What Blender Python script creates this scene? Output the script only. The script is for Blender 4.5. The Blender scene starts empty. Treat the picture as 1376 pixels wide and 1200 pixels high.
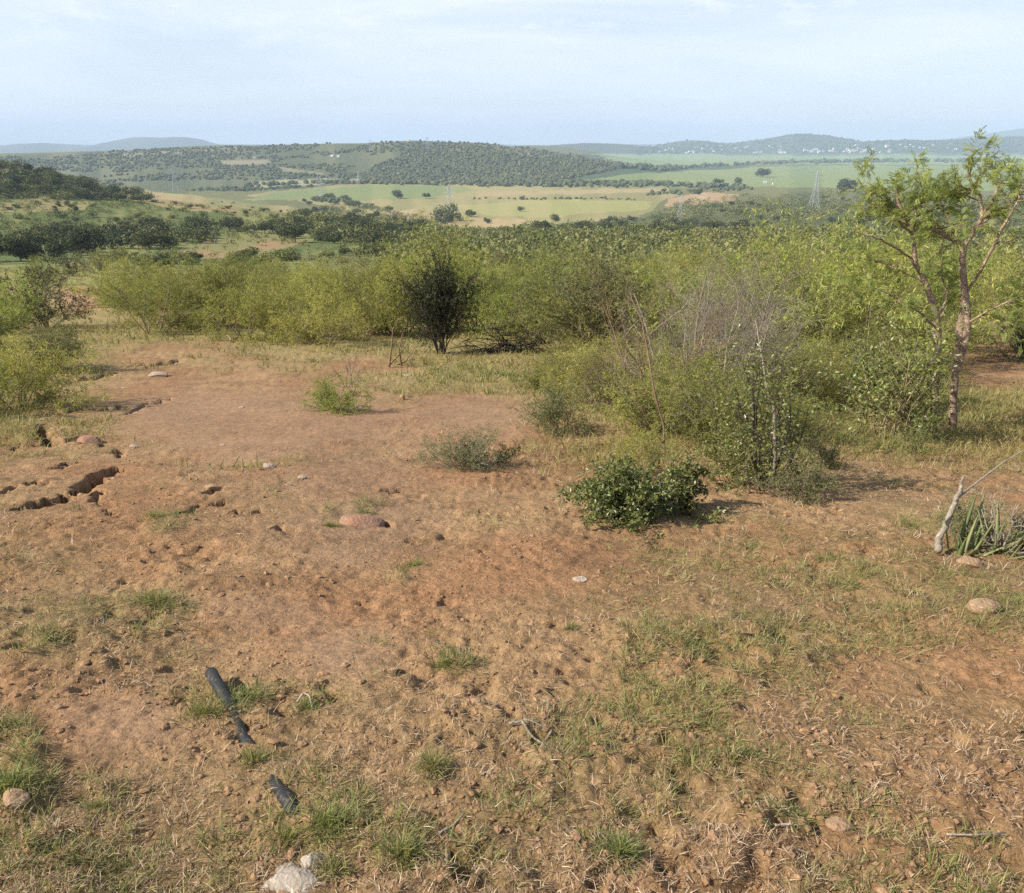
import bpy, bmesh, math, random
import numpy as np

R = np.random.default_rng(11)
PI = math.pi
scene = bpy.context.scene
COL = scene.collection

# ------------------------------------------------------------------ helpers
def lin(r, g, b):
    f = lambda c: c / 12.92 if c <= 0.04045 else ((c + 0.055) / 1.055) ** 2.4
    return np.array([f(r / 255), f(g / 255), f(b / 255)])

def sstep(a, b, x):
    t = np.clip((x - a) / (b - a), 0, 1)
    return t * t * (3 - 2 * t)

def _hash(ix, iy, s):
    h = (ix.astype(np.int64) * 374761393 + iy.astype(np.int64) * 668265263 + s * 974634777) & 0xFFFFFFFF
    h = ((h ^ (h >> 13)) * 1274126177) & 0xFFFFFFFF
    h = h ^ (h >> 16)
    return (h & 0xFFFFFF) / float(0xFFFFFF)

def vnoise(x, y, s=0):
    x = np.asarray(x, float); y = np.asarray(y, float)
    ix = np.floor(x); iy = np.floor(y)
    fx = x - ix; fy = y - iy
    fx = fx * fx * fx * (fx * (fx * 6 - 15) + 10); fy = fy * fy * fy * (fy * (fy * 6 - 15) + 10)
    a = _hash(ix, iy, s); b = _hash(ix + 1, iy, s); c = _hash(ix, iy + 1, s); d = _hash(ix + 1, iy + 1, s)
    return (a * (1 - fx) + b * fx) * (1 - fy) + (c * (1 - fx) + d * fx) * fy

def fbm(x, y, s=0, o=4, g=0.5):
    t = 0; amp = 1; tot = 0
    c, sn = math.cos(0.6), math.sin(0.6)
    for k in range(o):
        t = t + amp * vnoise(x, y, s + 17 * k); tot += amp
        amp *= g
        x, y = (x * c - y * sn) * 2.03 + 3.1, (x * sn + y * c) * 2.03 + 7.7
    return t / tot

def tag(o, label=None, cat=None, group=None, kind=None):
    if label: o['label'] = label
    if cat: o['category'] = cat
    if group: o['group'] = group
    if kind: o['kind'] = kind
    return o

def mesh_np(name, V, faces, mats=None, attrs=None, smooth=False, mat_idx=None):
    me = bpy.data.meshes.new(name)
    V = np.ascontiguousarray(V, dtype=np.float32)
    me.vertices.add(len(V)); me.vertices.foreach_set('co', V.ravel())
    faces = [np.asarray(f, dtype=np.int32) for f in faces if len(f)]
    loops = np.concatenate([f.ravel() for f in faces])
    tot = np.concatenate([np.full(len(f), f.shape[1], np.int32) for f in faces])
    start = np.concatenate([[0], np.cumsum(tot)[:-1]]).astype(np.int32)
    me.loops.add(len(loops)); me.loops.foreach_set('vertex_index', loops)
    me.polygons.add(len(tot)); me.polygons.foreach_set('loop_start', start); me.polygons.foreach_set('loop_total', tot)
    if mat_idx is not None: me.polygons.foreach_set('material_index', np.asarray(mat_idx, np.int32))
    me.update(calc_edges=True)
    me.polygons.foreach_set('use_smooth', np.full(len(tot), bool(smooth)))
    for k, a in (attrs or {}).items():
        a = np.asarray(a, np.float32)
        if a.ndim == 1:
            at_ = me.attributes.new(k, 'FLOAT', 'POINT'); at_.data.foreach_set('value', a)
        else:
            if a.shape[1] == 3: a = np.concatenate([a, np.ones((len(a), 1), np.float32)], 1)
            at_ = me.attributes.new(k, 'FLOAT_COLOR', 'POINT'); at_.data.foreach_set('color', np.ascontiguousarray(a).ravel())
    for m in (mats if isinstance(mats, (list, tuple)) else [mats]): me.materials.append(m)
    return me

def obj(name, me, parent=None, loc=None):
    o = bpy.data.objects.new(name, me); COL.objects.link(o)
    if parent is not None: o.parent = parent
    if loc is not None: o.location = loc
    return o

def empty(name, loc=(0, 0, 0)):
    o = bpy.data.objects.new(name, None); COL.objects.link(o)
    o.location = loc; o.empty_display_size = 0.1
    return o

def copy_tree(o, parent=None):
    c = o.copy(); COL.objects.link(c)
    if parent is not None: c.parent = parent
    for ch in list(o.children): copy_tree(ch, c)
    return c

# ------------------------------------------------------------------ camera model (photo pixels 1376 x 1200)
F = 1080.0; CX, CY = 688.0, 600.0
HOR = 195.0
TH = math.atan((CY - HOR) / F)
CAMZ = 1.65
cT, sT = math.cos(TH), math.sin(TH)

def pix_dir(px, py):
    px = np.asarray(px, float); py = np.asarray(py, float)
    yu = (CY - py) / F
    return (px - CX) / F, cT + yu * sT, -sT + yu * cT

def to_pix(x, y, z):
    zz = z - CAMZ
    fw = y * cT - zz * sT
    up = y * sT + zz * cT
    fw = np.where(np.abs(fw) < 0.05, 0.05, fw)
    px = CX + F * x / fw; py = CY - F * up / fw
    bad = fw <= 0.06
    return np.where(bad, -9999, px), np.where(bad, 9999, py)

def unproj(px, py, depth):
    dx, dy, dz = pix_dir(px, py)
    return np.array([dx / dy * depth, depth, CAMZ + dz / dy * depth])

# ------------------------------------------------------------------ terrain
_D = np.array([-60, 0, 1.5, 2.5, 4, 6, 8, 12, 16, 20, 30, 45, 60, 100, 180, 260, 400, 600, 720, 900, 1300, 2500, 15000], float)
_Hh = np.array([1.0, 1.65, 1.68, 1.80, 2.10, 2.58, 3.05, 3.8, 4.45, 5.0, 6.5, 8.6, 10.5, 15.3, 23.5, 29.5, 40, 54, 60, 63, 65, 66, 69], float)
_s = np.linspace(math.log(1.0), math.log(15060.0), 4000)
_h = np.interp(np.exp(_s) - 3.0, _D, _Hh)
_k = np.exp(-np.linspace(-2.5, 2.5, 121) ** 2); _k /= _k.sum()
_h = np.convolve(np.pad(_h, 60, mode='edge'), _k, mode='valid')
def Hdrop(y):
    return np.interp(np.log(np.clip(np.asarray(y, float) + 3.0, 1.0, 15059)), _s, _h)

def gau(v, c, s): return np.exp(-((v - c) / s) ** 2)

def coarse(x, y):
    x = np.asarray(x, float); y = np.asarray(y, float)
    z = CAMZ - Hdrop(y)
    # spur on the left
    A = np.interp(-x, [30, 100, 150, 212, 260, 320, 450, 900], [0, 6, 11, 18, 30, 42, 54, 60])
    z = z + A * gau(y, 475, 125)
    # wooded ridge across the valley
    Rg = np.interp(x, [-4000, -2500, -1600, -1085, -700, -480, -330, -250, -150, -60, 40, 130, 230, 340, 460],
                   [30, 36, 44, 51, 63, 70, 76, 79, 76, 72, 60, 45, 28, 12, 0])
    z = z + Rg * gau(y, 2150, 400) * (0.9 + 0.2 * fbm(x / 260, y / 260, 5, 3))
    z = z + 66 * gau(x, 90, 330) * gau(y, 3500, 380) + 74 * gau(x, 500, 650) * gau(y, 5600, 500)
    # far hills on the left
    z = z + (72 * gau(x, -3660, 250) + 78 * gau(x, -3230, 250) + 52 * gau(x, -3400, 720) + 62 * gau(x, -4680, 400) + 22 * gau(x, -4000, 1500)) * gau(y, 8500, 900)
    # hills behind the town on the right
    z = z + 106 * gau(x, 2230, 430) * gau(y, 6500, 600) + 68 * gau(x, 1280, 300) * gau(y, 6300, 600) + 55 * gau(x, 1750, 700) * gau(y, 6600, 600)
    z = z + 118 * gau(x, 3600, 950) * gau(y, 6000, 620) + 60 * gau(x, 2500, 500) * gau(y, 5650, 300)
    z = z + 290 * gau(x, 7600, 1500) * gau(y, 11500, 900)
    far = sstep(150, 500, y)
    z = z + 3.0 * far * (fbm(x / 130, y / 130, 3, 3) - 0.5)
    hm = sstep(3000, 4600, y)
    z = z + hm * 34 * (fbm(x / 600, y / 600, 9, 4) - 0.5) * sstep(4300, 5600, y)
    z = z + sstep(8500, 13000, y) * 72
    z = z + 0.5 * sstep(25, 60, y) * (fbm(x / 14, y / 14, 2, 3) - 0.5)
    return z

def at(px, py):
    """first ground point hit by the ray through each photo pixel"""
    px = np.atleast_1d(np.asarray(px, float)); py = np.atleast_1d(np.asarray(py, float))
    dx, dy, dz = pix_dir(px, py)
    t = np.geomspace(0.6, 13500, 340)
    Y = np.broadcast_to(t, (len(px), len(t)))
    X = (dx / dy)[:, None] * Y
    Z = CAMZ + (dz / dy)[:, None] * Y
    below = Z < coarse(X, Y)
    i = np.argmax(below, 1); i = np.where(below.any(1), i, len(t) - 1)
    i = np.clip(i, 1, None)
    lo = t[i - 1]; hi = t[i]
    for _ in range(22):
        m = (lo + hi) / 2
        b = CAMZ + dz / dy * m < coarse(dx / dy * m, m)
        hi = np.where(b, m, hi); lo = np.where(b, lo, m)
    return np.stack([dx / dy * hi, hi, coarse(dx / dy * hi, hi)], 1)

# quick pixel -> ground for the near slope (drop depends on depth alone there)
_dd = np.geomspace(0.7, 400, 6000); _rr = Hdrop(_dd) / _dd
_o = np.argsort(_rr)
def near_at(px, py):
    dx, dy, dz = pix_dir(px, py)
    d = np.interp(-dz / dy, _rr[_o], _dd[_o])
    return dx / dy * d, d

# ------------------------------------------------------------------ soil map of the near ground, in ground metres (looked up through the photo's pixels)
def blobs(px, py, L):
    t = np.zeros_like(px)
    for b in L:
        x, y, rx, ry = b[:4]; w = b[4] if len(b) > 4 else 1.0
        t = np.maximum(t, w * np.exp(-(((px - x) / rx) ** 2 + ((py - y) / ry) ** 2) ** 1.5))
    return t

BARE = [(300, 545, 230, 62), (480, 590, 270, 62), (560, 645, 210, 55), (160, 650, 190, 75, .85), (470, 770, 290, 95), (740, 735, 175, 52),
        (640, 562, 125, 34), (140, 975, 150, 62, .85), (700, 870, 130, 50, .6), (1335, 490, 75, 34), (110, 402, 32, 20, .8), (1030, 735, 110, 26, .55),
        (360, 850, 160, 70, .8), (840, 700, 110, 25, .8), (250, 470, 110, 14, .6), (500, 495, 90, 14, .7), (1250, 1110, 160, 60, .45), (1150, 900, 60, 20, .3),
        (200, 480, 70, 18, .7), (60, 640, 60, 30, .6), (880, 930, 60, 30, .4)]
PAN = [(260, 560, 150, 40), (430, 560, 170, 40), (640, 562, 110, 28), (480, 700, 120, 30), (430, 850, 90, 40), (350, 800, 90, 30, .8), (160, 970, 110, 45, .9),
       (470, 640, 160, 30, .7), (360, 600, 120, 30)]
GREEN = [(900, 868, 80, 26, .9), (1010, 862, 110, 42, .75), (1050, 900, 45, 28, .9), (870, 945, 60, 35, .6), (960, 755, 150, 48, .55), (1180, 760, 130, 45, .5),
         (940, 950, 40, 20, .7), (210, 697, 32, 12), (205, 800, 42, 24, .9), (85, 890, 42, 15, .9), (190, 850, 50, 14, .6), (10, 1035, 34, 60, .9),
         (130, 1065, 26, 12, .9), (275, 940, 45, 24, .8), (335, 910, 40, 14, .7), (585, 1012, 26, 24), (450, 1085, 70, 55, .85), (545, 1120, 40, 32, .9),
         (380, 1108, 42, 24, .9), (600, 875, 20, 12), (555, 740, 16, 12), (700, 690, 55, 12, .7), (490, 686, 20, 6), (445, 702, 15, 9),
         (120, 540, 70, 14, .9), (640, 515, 90, 16, .6), (835, 1130, 32, 40, .8), (705, 1060, 60, 40, .6), (760, 1000, 60, 50, .55), (1020, 1010, 120, 40, .35),
         (1150, 830, 140, 60, .4), (1340, 800, 60, 60, .6), (900, 1060, 70, 40, .4), (650, 1150, 60, 40, .6), (300, 455, 160, 16, .5), (1080, 560, 260, 60, .4),
         (50, 560, 60, 20, .6), (1075, 1080, 45, 16, .6), (420, 925, 40, 15, .7), (1180, 960, 80, 20, .5), (760, 560, 60, 30, .6), (980, 600, 120, 50, .5),
         (1310, 545, 70, 20, .8), (1230, 600, 90, 30, .6), (100, 850, 80, 60, .35), (1240, 700, 40, 40, .5)]
def warp(px, py, x, y):
    sc = np.clip(1080 / np.maximum(y, 1.0), 6, 700)       # pixels per metre
    wx = (fbm(x * 1.1, y * 1.1, 41, 4) - .5) + .35 * (fbm(x * 5, y * 5, 43, 3) - .5)
    wy = (fbm(x * 1.1, y * 1.1, 47, 4) - .5) + .35 * (fbm(x * 5, y * 5, 49, 3) - .5)
    return px + wx * np.minimum(sc * 0.9, 150), py + wy * np.minimum(sc * 0.45, 70)

def near_maps(x, y):
    z = CAMZ - Hdrop(y)
    px, py = to_pix(x, np.maximum(y, 0.9), z)
    wx, wy = warp(px, py, x, y)
    bare = blobs(wx, wy, BARE); pan = blobs(wx, wy, PAN); green = blobs(wx, wy, GREEN)
    return bare, pan, green, px, py

# erosion gullies: polylines (photo pixels, half width m, depth m)
_G = [([(60, 571), (56, 582), (66, 594), (80, 601)], .085, .20), ([(20, 606), (45, 600), (72, 602)], .05, .09), ([(4, 668), (30, 658), (58, 655)], .045, .07), ([(70, 636), (95, 628), (118, 626)], .04, .06), ([(165, 560), (190, 545), (230, 536)], .05, .06), ([(92, 598), (112, 588), (128, 587)], .06, .12),
      ([(140, 600), (156, 601)], .05, .10), ([(160, 607), (161, 615)], .04, .08),
      ([(152, 633), (143, 642), (124, 653), (112, 662)], .08, .17), ([(110, 665), (84, 676), (58, 684), (42, 690)], .075, .16),
      ([(134, 668), (134, 678), (150, 687)], .04, .10), ([(140, 694), (162, 702)], .03, .06),
      ([(180, 492), (215, 489), (245, 483)], .12, .16), ([(90, 512), (120, 510), (150, 502)], .14, .15), ([(60, 560), (110, 552), (160, 548)], .09, .10),
      ([(245, 695), (262, 684), (285, 680), (300, 678)], .03, .045), ([(283, 668), (296, 662)], .035, .05),
      ([(375, 716), (395, 720)], .04, .05), ([(325, 690), (345, 694)], .03, .04), ([(424, 920), (437, 926)], .022, .07),
      ([(516, 700), (526, 702)], .035, .07), ([(520, 660), (560, 655)], .05, .03)]
GUL = []
for pts, w, dp in _G:
    a = np.array(pts, float); gx, gy = near_at(a[:, 0], a[:, 1]); GUL.append((np.stack([gx, gy], 1), w * 1.0, dp * 1.3))

def gully(x, y):
    out = np.zeros_like(x)
    n1 = (fbm(x * 9, y * 9, 61, 3) - .5) * .19; n2 = (fbm(x * 9, y * 9, 67, 3) - .5) * .19
    xx = x + n1; yy = y + n2; wn = .45 + 1.1 * fbm(x * 4.5, y * 4.5, 69, 2)
    for P, w, dp in GUL:
        d = np.full_like(x, 9.0)
        for a, b in zip(P[:-1], P[1:]):
            ab = b - a; L2 = (ab ** 2).sum()
            t = np.clip(((xx - a[0]) * ab[0] + (yy - a[1]) * ab[1]) / L2, 0, 1)
            d = np.minimum(d, np.hypot(xx - a[0] - t * ab[0], yy - a[1] - t * ab[1]))
        ww = w * wn
        out = np.maximum(out, dp * (1 - sstep(ww * .6, ww * 1.15, d)))
    return out

def height(x, y, maps=None):
    x = np.asarray(x, float); y = np.asarray(y, float)
    z = coarse(x, y)
    nm = (y < 60) & (y > -4)
    if nm.any():
        xs, ys = x[nm], y[nm]
        if maps is None: bare, pan, green, _, _ = near_maps(xs, ys)
        else: bare, pan, green = maps[0][nm], maps[1][nm], maps[2][nm]
        rough = (1 - .80 * np.clip(pan, 0, 1)) * (1 - .35 * np.clip(bare, 0, 1)) * (.45 + .85 * sstep(.35, .65, fbm(xs / .55, ys / .55, 33, 3)))
        fade = 1 - sstep(30, 60, ys)
        d = .15 * (fbm(xs / 2.6, ys / 2.6, 21, 3) - .5) + .06 * (fbm(xs / .7, ys / .7, 23, 3) - .5)
        c1 = fbm(xs / .16, ys / .13, 25, 3)
        d = d + .010 * (fbm(xs / .09, ys / .035, 35, 3) - .5) + .008 * (fbm(xs / .035, ys / .03, 37, 2) - .5)
        d = d + rough * (.036 * (c1 - .5) + .034 * (fbm(xs / .055, ys / .05, 27, 3) - .5) + .03 * np.clip(c1 - .58, 0, 1))
        d = d - rough * .14 * np.clip(.33 - fbm(xs / .10, ys / .09, 29, 2), 0, 1)
        d = d + .02 * np.clip(green, 0, 1)
        near = ys < 20
        g = np.zeros_like(d); g[near] = gully(xs[near], ys[near])
        z = z.copy(); z[nm] = z[nm] + d * fade - g
    return z

# ------------------------------------------------------------------ materials
def new_mat(name):
    m = bpy.data.materials.new(name); m.use_nodes = True
    nt = m.node_tree; nt.nodes.clear()
    out = nt.nodes.new('ShaderNodeOutputMaterial')
    return m, nt, out

def N(nt, t, **kw):
    n = nt.nodes.new(t)
    for k, v in kw.items(): setattr(n, k, v)
    return n

def mixc(nt, mode, fac, a, b):
    n = N(nt, 'ShaderNodeMix', data_type='RGBA', blend_type=mode)
    for s, v in ((n.inputs[0], fac), (n.inputs[6], a), (n.inputs[7], b)):
        if hasattr(v, 'bl_idname') or isinstance(v, bpy.types.NodeSocket): nt.links.new(v, s)
        elif isinstance(v, (int, float)): s.default_value = v
        else: s.default_value = (v[0], v[1], v[2], 1)
    return n.outputs[2]

def leaf_mat(name, c0, c1, trans=.3, rough=.55, var=.35, spec=.25, hue=.02):
    m, nt, out = new_mat(name); L = nt.links.new
    a = N(nt, 'ShaderNodeAttribute', attribute_name='tint')
    col = mixc(nt, 'MIX', a.outputs['Fac'], c0, c1)
    oi = N(nt, 'ShaderNodeObjectInfo')
    mr = N(nt, 'ShaderNodeMapRange'); mr.inputs[3].default_value = 1 - var; mr.inputs[4].default_value = 1 + var
    L(oi.outputs['Random'], mr.inputs[0])
    hs = N(nt, 'ShaderNodeHueSaturation')
    L(mr.outputs[0], hs.inputs['Value']); L(col, hs.inputs['Color'])
    w = N(nt, 'ShaderNodeMath', operation='MULTIPLY'); w.inputs[1].default_value = 7.13; L(oi.outputs['Random'], w.inputs[0])
    fr = N(nt, 'ShaderNodeMath', operation='FRACT'); L(w.outputs[0], fr.inputs[0])
    mh = N(nt, 'ShaderNodeMapRange'); mh.inputs[3].default_value = .5 - hue; mh.inputs[4].default_value = .5 + hue; L(fr.outputs[0], mh.inputs[0]); L(mh.outputs[0], hs.inputs['Hue'])
    p = N(nt, 'ShaderNodeBsdfPrincipled'); p.inputs['Roughness'].default_value = rough; p.inputs['Specular IOR Level'].default_value = spec
    L(hs.outputs[0], p.inputs['Base Color'])
    t = N(nt, 'ShaderNodeBsdfTranslucent'); tc = mixc(nt, 'MULTIPLY', 1.0, hs.outputs[0], (1.0, 1.05, .55)); L(tc, t.inputs['Color'])
    mx = N(nt, 'ShaderNodeMixShader'); mx.inputs[0].default_value = trans
    L(p.outputs[0], mx.inputs[1]); L(t.outputs[0], mx.inputs[2]); L(mx.outputs[0], out.inputs['Surface'])
    return m

def noisy_mat(name, c0, c1, scale=8, rough=.9, bump=.3, c2=None, bscale=None, spec=.2):
    m, nt, out = new_mat(name); L = nt.links.new
    tc = N(nt, 'ShaderNodeTexCoord')
    n1 = N(nt, 'ShaderNodeTexNoise'); n1.inputs['Scale'].default_value = scale; n1.inputs['Detail'].default_value = 6; n1.inputs['Roughness'].default_value = .65
    L(tc.outputs['Object'], n1.inputs['Vector'])
    rp = N(nt, 'ShaderNodeMapRange'); rp.inputs[1].default_value = .35; rp.inputs[2].default_value = .65; L(n1.outputs['Fac'], rp.inputs[0])
    col = mixc(nt, 'MIX', rp.outputs[0], c0, c1)
    if c2 is not None:
        n3 = N(nt, 'ShaderNodeTexNoise'); n3.inputs['Scale'].default_value = scale * 3.7; n3.inputs['Detail'].default_value = 3; L(tc.outputs['Object'], n3.inputs['Vector'])
        r3 = N(nt, 'ShaderNodeMapRange'); r3.inputs[1].default_value = .55; r3.inputs[2].default_value = .68; L(n3.outputs['Fac'], r3.inputs[0])
        col = mixc(nt, 'MIX', r3.outputs[0], col, c2)
    p = N(nt, 'ShaderNodeBsdfPrincipled'); p.inputs['Roughness'].default_value = rough; p.inputs['Specular IOR Level'].default_value = spec
    L(col, p.inputs['Base Color'])
    n2 = N(nt, 'ShaderNodeTexNoise'); n2.inputs['Scale'].default_value = bscale or scale * 5; n2.inputs['Detail'].default_value = 5; L(tc.outputs['Object'], n2.inputs['Vector'])
    b = N(nt, 'ShaderNodeBump'); b.inputs['Strength'].default_value = bump; b.inputs['Distance'].default_value = .02
    L(n2.outputs['Fac'], b.inputs['Height']); L(b.outputs[0], p.inputs['Normal']); L(p.outputs[0], out.inputs['Surface'])
    return m

def ground_mat():
    m, nt, out = new_mat('earth'); L = nt.links.new
    tc = N(nt, 'ShaderNodeTexCoord')
    a = N(nt, 'ShaderNodeAttribute', attribute_name='base')
    rg = N(nt, 'ShaderNodeAttribute', attribute_name='rough')
    def noise(sc, det=5, r=.6):
        n = N(nt, 'ShaderNodeTexNoise'); n.inputs['Scale'].default_value = sc; n.inputs['Detail'].default_value = det; n.inputs['Roughness'].default_value = r
        L(tc.outputs['Object'], n.inputs['Vector']); return n.outputs['Fac']
    def rng(s, a0, a1, b0, b1):
        n = N(nt, 'ShaderNodeMapRange'); n.inputs[1].default_value = a0; n.inputs[2].default_value = a1; n.inputs[3].default_value = b0; n.inputs[4].default_value = b1
        L(s, n.inputs[0]); return n.outputs[0]
    v = N(nt, 'ShaderNodeMath', operation='MULTIPLY'); L(rng(noise(46, 6, .75), .34, .66, .66, 1.26), v.inputs[0]); L(rng(noise(7, 6, .7), .34, .66, .84, 1.14), v.inputs[1])
    g = N(nt, 'ShaderNodeCombineColor'); [L(v.outputs[0], g.inputs[i]) for i in range(3)]
    col = mixc(nt, 'MULTIPLY', 1.0, a.outputs['Color'], g.outputs[0])
    # small orange grit and pale grains
    col = mixc(nt, 'MIX', rng(noise(75, 3), .60, .70, 0, .28), col, (.50, .27, .12))
    col = mixc(nt, 'MIX', rng(noise(120, 2), .66, .74, 0, .3), col, (.56, .42, .28))
    # beyond the near slope the fine grit is left out
    near = rng(rg.outputs['Fac'], 0, .1, 0, 1)
    col = mixc(nt, 'MIX', near, a.outputs['Color'], col)
    p = N(nt, 'ShaderNodeBsdfPrincipled'); p.inputs['Roughness'].default_value = .95; p.inputs['Specular IOR Level'].default_value = .1
    L(col, p.inputs['Base Color'])
    h = N(nt, 'ShaderNodeMath', operation='ADD'); L(noise(60, 6, .7), h.inputs[0])
    h2 = N(nt, 'ShaderNodeMath', operation='MULTIPLY'); L(noise(18, 4), h2.inputs[0]); h2.inputs[1].default_value = 1.6; L(h2.outputs[0], h.inputs[1])
    b = N(nt, 'ShaderNodeBump'); b.inputs['Distance'].default_value = .018
    st = N(nt, 'ShaderNodeMath', operation='MULTIPLY'); L(rg.outputs['Fac'], st.inputs[0]); st.inputs[1].default_value = .9; L(st.outputs[0], b.inputs['Strength'])
    L(h.outputs[0], b.inputs['Height']); L(b.outputs[0], p.inputs['Normal']); L(p.outputs[0], out.inputs['Surface'])
    return m

M = {}
M['earth'] = ground_mat()
M['clod'] = noisy_mat('soil_clod', (.34, .20, .105), (.26, .155, .085), 20, .95, .4, (.40, .26, .145))
M['rock_pale'] = noisy_mat('pale_rock', (.44, .34, .25), (.32, .24, .17), 14, .9, .6, (.54, .46, .36))
M['rock_tan'] = noisy_mat('tan_rock', (.37, .24, .14), (.28, .17, .10), 14, .9, .6, (.44, .33, .21))
M['rock_red'] = noisy_mat('red_rock', (.34, .175, .10), (.30, .18, .12), 10, .9, .5, (.40, .27, .18))
M['concrete'] = noisy_mat('pale_lump', (.42, .36, .285), (.28, .225, .17), 14, .95, .45, (.52, .47, .40))
M['pipe'] = noisy_mat('black_plastic', (.018, .019, .021), (.036, .035, .035), 14, .65, .2, (.11, .08, .055), spec=.3)
M['bark_red'] = noisy_mat('flaking_red_bark', (.39, .285, .19), (.17, .11, .075), 13, .85, 1.0, (.58, .47, .34), 45)
M['bark_grey'] = noisy_mat('grey_bark', (.22, .18, .14), (.13, .10, .075), 20, .9, .5, (.32, .27, .21))
M['twig'] = noisy_mat('thorn_twig', (.30, .235, .13), (.18, .14, .085), 15, .9, .3, (.44, .36, .21))
M['twig_dark'] = noisy_mat('dark_twig', (.07, .055, .045), (.04, .034, .03), 15, .9, .3)
M['dead'] = noisy_mat('dead_wood_grey', (.30, .255, .19), (.21, .17, .125), 12, .9, .4, (.40, .35, .27))
M['dead_red'] = noisy_mat('dead_wood_red', (.27, .165, .10), (.20, .12, .075), 12, .9, .4, (.36, .27, .18))
M['bleached'] = noisy_mat('bleached_wood', (.42, .36, .28), (.28, .23, .18), 16, .85, .5, (.50, .44, .36))
M['acacia'] = leaf_mat('feathery_leaf', (.185, .195, .05), (.53, .49, .135), .41, var=.34, hue=.012)
M['acacia_g'] = leaf_mat('green_feathery_leaf', (.16, .20, .048), (.44, .46, .12), .41, var=.34, hue=.012)
M['hero'] = leaf_mat('tree_feathery_leaf', (.175, .22, .060), (.44, .475, .14), .45, var=.04, hue=.004)
M['dark'] = leaf_mat('dark_small_leaf', (.022, .029, .013), (.125, .125, .052), .18, .5, var=.15)
M['broad'] = leaf_mat('broad_leaf', (.08, .105, .028), (.33, .335, .095), .3, .38, var=.12, spec=.5)
M['broad_d'] = leaf_mat('dark_broad_leaf', (.045, .062, .019), (.27, .27, .075), .25, .38, var=.12, spec=.5)
M['grey_leaf'] = leaf_mat('grey_green_leaf', (.12, .14, .055), (.30, .29, .125), .28, .6, var=.15)
M['straw'] = leaf_mat('straw', (.17, .105, .05), (.70, .57, .37), .25, .7, var=0)
M['grass'] = leaf_mat('short_grass', (.10, .135, .036), (.42, .39, .15), .35, .6, var=0)
M['ygrass'] = leaf_mat('yellowing_grass', (.20, .19, .06), (.46, .38, .15), .35, .65, var=0)
M['aloe'] = leaf_mat('aloe_leaf', (.13, .16, .06), (.33, .33, .14), .12, .55, var=0, spec=.3)
M['tree_far'] = leaf_mat('valley_leaf', (.030, .044, .018), (.17, .175, .072), .2, .7, var=.4, spec=.15)
M['scrub_far'] = leaf_mat('scrub_leaf', (.105, .125, .042), (.29, .285, .10), .2, .7, var=.25, spec=.15)
M['wood_far'] = leaf_mat('woodland_leaf', (.060, .075, .036), (.18, .185, .090), .15, .8, var=0, spec=.1)
M['steel'] = noisy_mat('galvanised_steel', (.50, .51, .52), (.42, .43, .45), .4, .5, 0)
M['wall_white'] = noisy_mat('white_wall', (.66, .65, .62), (.52, .50, .47), .3, .8, 0)
M['roof'] = noisy_mat('house_roof', (.42, .40, .40), (.28, .24, .23), .3, .7, 0)

# ------------------------------------------------------------------ ground sheet
def inpoly(px, py, poly):
    r = np.zeros(px.shape, bool); n = len(poly)
    for i in range(n):
        x1, y1 = poly[i]; x2, y2 = poly[(i + 1) % n]
        if y1 == y2: continue
        c = ((y1 > py) != (y2 > py)) & (px < (x2 - x1) * (py - y1) / (y2 - y1) + x1)
        r ^= c
    return r

rows = [-6, -4, -2.5, -1.5, -.8, -.3, 0.1, 0.4, 0.65]
pyr = np.arange(1420, 352, -1.55)
rows += list(near_at(np.full_like(pyr, CX), pyr)[1])
rows = [r for r in rows if r < 75]
y_ = rows[-1]; st = .6
while y_ < 13200:
    st = max(st, y_ * .0115); y_ += st; rows.append(y_)
rows = np.array(sorted(rows))
nc = 900
u = np.linspace(-1, 1, nc); u = .62 * u + .68 * u ** 3
Y = np.repeat(rows[:, None], nc, 1)
X = (np.maximum(Y, -4) + 2.5 + 2.6 * (Y < 0)) * u[None, :] * 1.0
X = (np.maximum(rows, 0) + 2.6)[:, None] * u[None, :]
xf, yf = X.ravel(), Y.ravel()
bare = np.zeros_like(xf); pan = bare.copy(); green = bare.copy()
nm = yf < 150
b_, p_, g_, _, _ = near_maps(xf[nm], yf[nm]); bare[nm], pan[nm], green[nm] = b_, p_, g_
zf = height(xf, yf, (bare, pan, green))
px, py = to_pix(xf, np.maximum(yf, .9), zf)

base = np.zeros((len(xf), 3))
# near soil
n1 = fbm(xf / 1.3, yf / 1.3, 81, 4); n2 = fbm(xf / .35, yf / .35, 83, 3); n3 = fbm(xf / 4, yf / 4, 85, 3)
orange = np.array([.338, .187, .094]); tan = np.array([.375, .232, .120]); grey = np.array([.315, .198, .118]); litter = np.array([.300, .210, .100]); brown = np.array([.205, .112, .058])
w = sstep(.38, .62, n1)[:, None]
soil = orange * (1 - w) + tan * w
k = sstep(.5, .72, n2)[:, None] * .5; soil = soil * (1 - k) + brown * k
k = (np.clip(pan, 0, 1) * .8)[:, None]; soil = soil * (1 - k) + grey * k
veg = np.clip(1 - bare * 1.15, 0, 1) * sstep(.25, .6, n2 * .6 + n3 * .4)
k = (veg * .55)[:, None]; soil = soil * (1 - k) + litter * k
k = (np.clip(green, 0, 1) * .35)[:, None]; soil = soil * (1 - k) + np.array([.21, .19, .075]) * k
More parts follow.
